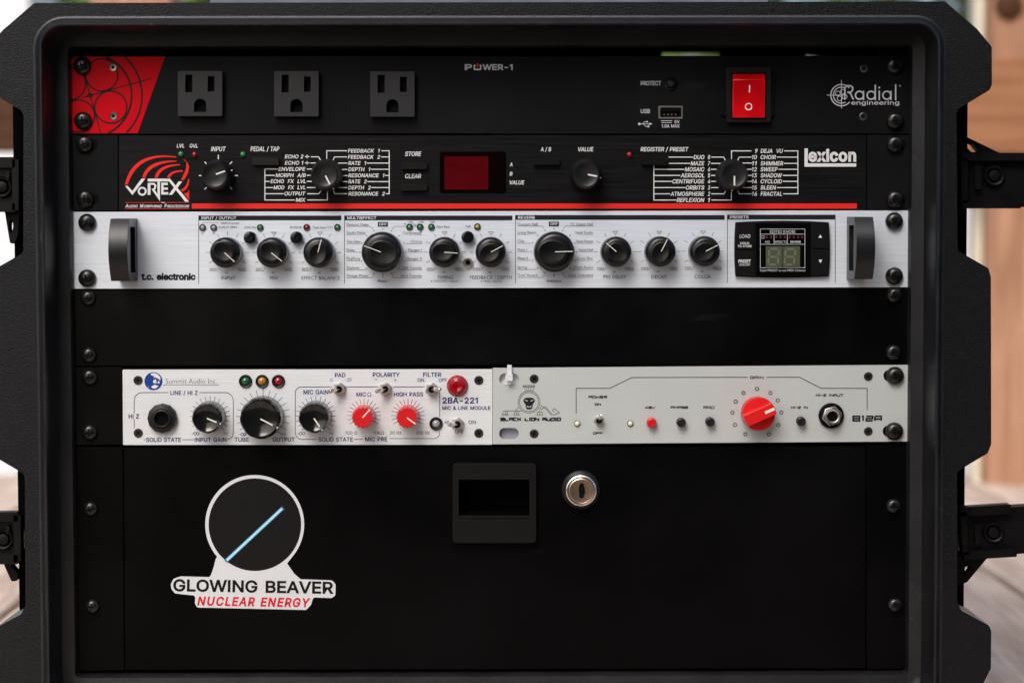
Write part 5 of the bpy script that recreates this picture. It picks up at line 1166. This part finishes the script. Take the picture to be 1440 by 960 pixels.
# emblem: a ringed head under a crown, with branching traces
D_.ring(*c1(307, 312), 15.4, .6, 40); D_.ring(*c1(307, 312), 13.4, .6, 40)
face = [(268, 300), (276, 288), (290, 283), (325, 283), (339, 288), (347, 300), (343, 316), (332, 326), (331, 346), (322, 362), (293, 362), (284, 346), (283, 326), (272, 316)]
face_ = [(275, 290), (290, 284), (325, 284), (340, 290), (345, 305), (338, 325), (328, 335), (324, 360), (292, 360), (288, 335), (277, 325), (270, 305)]
D_.poly([c1(*p) for p in face], holes=[[c1(*p) for p in q] for q in ([(277, 296), (299, 302), (298, 308), (281, 304)], [(338, 296), (316, 302), (317, 308), (334, 304)], [(291, 336), (305, 341), (305, 350), (293, 347)], [(324, 336), (310, 341), (310, 350), (322, 347)])])
for k, (x, xb_) in enumerate(((272, 285), (288, 295), (305, 307), (322, 318), (340, 330))):
    D_.ring(*c1(x, 203), 1.2, .5, 10); D_.path([c1(x, 209), c1(xb_, 240)], .5); D_.path([c1(x-8, 210), c1(x+8, 210)], .5)
for x0 in (135, 152, 165): D_.path([c1(x0, 373), c1(x0-7, 390), c1(x0-8, 398)], .55); D_.ring(*c1(x0-4, 399), .9, .45, 8)
for x0 in (213, 228, 241): D_.path([c1(x0, 373), c1(x0-7, 390), c1(x0-8, 398)], .55); D_.ring(*c1(x0-4, 399), .9, .45, 8)
D_.path([c1(135, 372), c1(250, 372), c1(262, 372)], .6); D_.path([c1(212, 372), c1(236, 347)], .6)
D_.path([c1(384, 335), c1(402, 346), c1(420, 346), c1(470, 402)], .6); D_.path([c1(384, 350), c1(392, 362), c1(405, 352), c1(415, 352), c1(458, 402)], .6); D_.path([c1(380, 352), c1(380, 378)], .6)
for x0 in (364, 380, 396): D_.path([c1(x0, 378), c1(x0, 396)], .55); D_.ring(*c1(x0, 399), .9, .45, 8)
D_.path([c1(364, 379), c1(396, 379)], .5); D_.path([c1(470, 402), c1(512, 385), c1(478, 354), c1(466, 366), c1(478, 382)], .6)
D_.build('printed_lettering', M['i_black'], fp)
for p in ((811.7, 595.2), (886.3, 595.2)): lamp(*p, 3.7, M['l_cream'], u, 4.3, y=YG)
toggle(842, 590.6, 8.0, (.0006, -.0072, .0036), u)
push_button(915.4, 593.1, 7.0, .0065, M['redk'], u, collar=7.8)
for p in ((957, 593), (997.4, 592), (1125, 591.2)): push_button(*p, 6.6, .0065, M['knob'], u, collar=7.2)
# gain knob: round skirt and a raised cross bar
c = P(1064.5, 580.2, YG); R = 23.6*S; ang = dir_to((510, 345), (570, 318))
o = part('gain_knob', MB().lathe(c, [(R*.98, .0004), (R, .001), (R, .0075), (R*.95, .0088), (R*.6, .0092)], 64), M['redgain'], u, c, ang=40)
d = Vector((sin(ang), 0, cos(ang))); nrm = Vector((cos(ang), 0, -sin(ang)))
lo, hi = [], []
for k in range(33):
    t = -1+2*k/32; e = .46*R*(1-0.18*t)
    lo.append((t, e))
outl = []
mbk = MB(); yb0, yt0 = .0085, .0158
def bpt(t, e, h): q = c+d*t+nrm*e; return (q.x, c.y-h, q.z)
prof_b = []
w0 = .40*R
ring_pts = []
for k in range(13): a_ = -pi/2+pi*k/12*0; 
t_ext = math.sqrt(R*R-w0*w0)
arc_r = [( R*cos(a_), R*sin(a_)) for a_ in [(-math.asin(w0/R))+2*math.asin(w0/R)*k/10 for k in range(11)]]
arc_l = [(-x_, y__) for x_, y__ in reversed(arc_r)]
outb = arc_r+arc_l
nb = len(outb)
vs = [bpt(t*1.0, e, yb0) for t, e in outb]+[bpt(t*.97, e*.92, yt0-.0012) for t, e in outb]+[bpt(t*.92, e*.80, yt0) for t, e in outb]
fs = [(k, (k+1) % nb, nb+(k+1) % nb, nb+k) for k in range(nb)]+[(nb+k, nb+(k+1) % nb, 2*nb+(k+1) % nb, 2*nb+k) for k in range(nb)]+[tuple(range(2*nb, 3*nb))]
bm = bmesh.new(); vv = [bm.verts.new(v) for v in vs]
for f in fs: bm.faces.new([vv[i] for i in f])
bmesh.ops.recalc_face_normals(bm, faces=bm.faces); bm.verts.index_update(); mbk.v = [v.co.copy() for v in bm.verts]; mbk.f = [tuple(v.index for v in f.verts) for f in bm.faces]; bm.free()
if sum((Vector(mbk.v[f[1]])-Vector(mbk.v[f[0]])).cross(Vector(mbk.v[f[2]])-Vector(mbk.v[f[0]])).y for f in mbk.f if len(f) > 4) > 0: mbk.f = [tuple(reversed(f)) for f in mbk.f]
part('grip_bar', mbk, M['redgain'], o, ang=30)
pointer_on(o, c, ang, R*.30, R*.90, .0016, yt0+.00012)
c = P(1168.5, 584, YG)
o = part('jack_socket', MB().lathe(c, [(18*S, 0), (18*S, .0014), (16.5*S, .002), (12*S, .002)], 40), M['gloss'], u, c)
pts = [(c.x+14.2*S*cos(k*pi/3+.25), c.z+14.2*S*sin(k*pi/3+.25)) for k in range(6)]
part('hex_nut', MB().prism(pts, c.y-.0046, c.y-.001, xz=True), M['chrome'], o, bevel=.0004)
part('bushing', MB().lathe(c, [(10.2*S, .004), (10.2*S, .0062), (9*S, .0068), (7.6*S, .0066), (7.2*S, .004)], 36), M['nickel'], o, c)
part('socket_mouth', MB().lathe(c, [(7.4*S, .0046), (7.0*S, .0050)], 28), M['gap'], o, c)

# cable tie threaded through the upper slot
tm = MB()
a = P(713, 512, -.0052); b = P(719.5, 532, -.0052)
tm.prism(rrect(713.2, 513, 719.6, 528, .8), -.0040, -.0030); tm.prism(rrect(711, 526, 721, 535.5, 1), -.0062, -.0026); tm.prism(rrect(713.5, 535, 718.5, 540, .8), -.0048, -.0036)
tag(part('cable_tie', tm, M['tie'], None, bevel=.0003), 'white plastic cable tie looped through the upper slot of the grey preamplifier', 'cable tie')

# ================================================================== 6 drawer
u = thing('storage_unit', 'large black rack drawer with recessed pull, chrome lock and round sticker', 'drawer', base(690, 942))
hole = rrect(645, 674, 744.5, 726, 1.5)
fp = plate(u, [(174, 629), (1217, 627), (1217, 939), (176, 941)], M['drawer'], -.0006, .002, holes=[rrect(640, 670, 750, 730, 1)], name='drawer_front', bevel=.0006)
for q in ([(107, 628.5), (172.4, 628.5), (174.4, 941.5), (109.5, 942.5)], [(1218.4, 624), (1280, 623), (1280.5, 939), (1218.6, 940)]):
    plate(u, q, M['drawer'], 0, .003, name='rack_ear')
a = P(150, 632, .0032); b = P(1235, 936, .0032); hl = P(640, 670, .0032); hr = P(750, 730, .0032)
bx = MB()
for x0, z0, x1, z1 in ((a.x, b.z, hl.x, a.z), (hr.x, b.z, b.x, a.z), (hl.x, b.z, hr.x, hr.z), (hl.x, hl.z, hr.x, a.z)): bx.box((x0, .0032, z0), (x1, .05, z1))
part('drawer_box', bx, M['gap'], u, smooth=False)
for p in ((127.5, 715), (130, 852), (1256, 711), (1258, 850)): rack_screw(*p, u, 10.8)
o = part('recessed_pull', MB().prism(rrect(636.5, 651.5, 754, 763, 6), -.0050, -.0007, holes=[hole]), M['module'], u, bevel=.0009, seg=3)
a = P(640, 670, -.0005); b = P(750, 730, -.0005)
cup = MB(); z0, z1 = P(700, 727, -.005).z, P(700, 673, -.005).z; x0, x1 = P(644.5, 700, -.005).x, P(745, 700, -.005).x
cup.add([(x0, -.001, z0), (x1, -.001, z0), (x1, -.001, z1), (x0, -.001, z1), (x0, .022, z0+.004), (x1, .022, z0+.004), (x1, .022, z1), (x0, .022, z1)],
        [(0, 1, 5, 4), (1, 2, 6, 5), (2, 3, 7, 6), (3, 0, 4, 7), (4, 5, 6, 7)])
part('pull_cup', cup, M['drawer'], o, smooth=False)
part('pull_lip', MB().prism(rrect(646, 724.5, 744, 728, 1), -.0056, -.004), M['module'], o, bevel=.0004)
c = P(816.7, 688, -.0006); R = 27*S
o = part('lock', MB().lathe(c, [(R, 0), (R, .0014), (R*.97, .0022), (R*.80, .0058), (R*.74, .0062), (R*.70, .0056), (R*.69, .0040)], 56), M['chrome'], u, c, ang=25)
cy_ = part('lock_cylinder', MB().lathe(c, [(R*.675, .0030), (R*.66, .0052), (R*.60, .0056), (R*.3, .0053)], 48), M['brass'], o, c)
part('keyway', MB().prism([(c.x-.0009, c.z-.0040), (c.x+.0010, c.z-.0042), (c.x+.0022, c.z-.0004), (c.x+.0013, c.z+.0042), (c.x-.0007, c.z+.0042), (c.x-.0014, c.z+.0006)], c.y-.0060, c.y-.004, xz=True), M['gap'], o, smooth=False)
# sticker: white die-cut vinyl, black disc, lettering, pale glowing rod (the cartoon figure is left out)
def sk(x, y): return (220+x/4.364, 650+y/4.364)
YS = -.0007
o_ = [sk(*p) for p in ((88, 745), (105, 712), (150, 697), (330, 702), (352, 640), (366, 585))]
arcw = [(358.2+69.6*cos(radians(t)), 737+69.6*sin(radians(t))) for t in range(139, 139+265, 5)]
o2_ = [sk(*p) for p in ((802, 618), (845, 680), (885, 715), (1078, 722), (1100, 745), (1098, 815), (1075, 830), (962, 826), (950, 870), (920, 903), (250, 888), (236, 862), (240, 815), (115, 802), (92, 775))]
stk = part('sticker', MB().prism(fillet(o_+arcw+o2_, [4]*5+[0]*(len(arcw)+1)+[0]+[4]*(len(o2_)-1), 4), YS-.00025, YS+.00005, yref=YS), M['vinyl'], u, smooth=False)
i_ = Ink(YS-.00025); i_.disc(358.4, 737.2, 65, 72); i_.build('sticker_disc', M['vblack'], stk)
i_ = Ink(YS-.00038); i_.line(sk(432, 598), sk(770, 284), 5.6); i_.build('rod_edge', M['v_edge'], stk)
i_ = Ink(YS-.00052); i_.line(sk(436, 595), sk(766, 287), 3.4); i_.build('glowing_rod', M['v_glow'], stk)
i_ = Ink(YS-.00025, True); rt1 = radians(.95)
i_.text('GLOWING BEAVER', 243.5, 815.6, 468.5, 832.6, bold=.03, rot=rt1); i_.build('sticker_lettering', M['vblack'], stk)
i_ = Ink(YS-.00025, True); i_.text('NUCLEAR ENERGY', 277.5, 839.2, 436, 852, bold=.035, shear=.2, rot=rt1, space=1.16); i_.build('red_lettering', M['v_red'], stk)
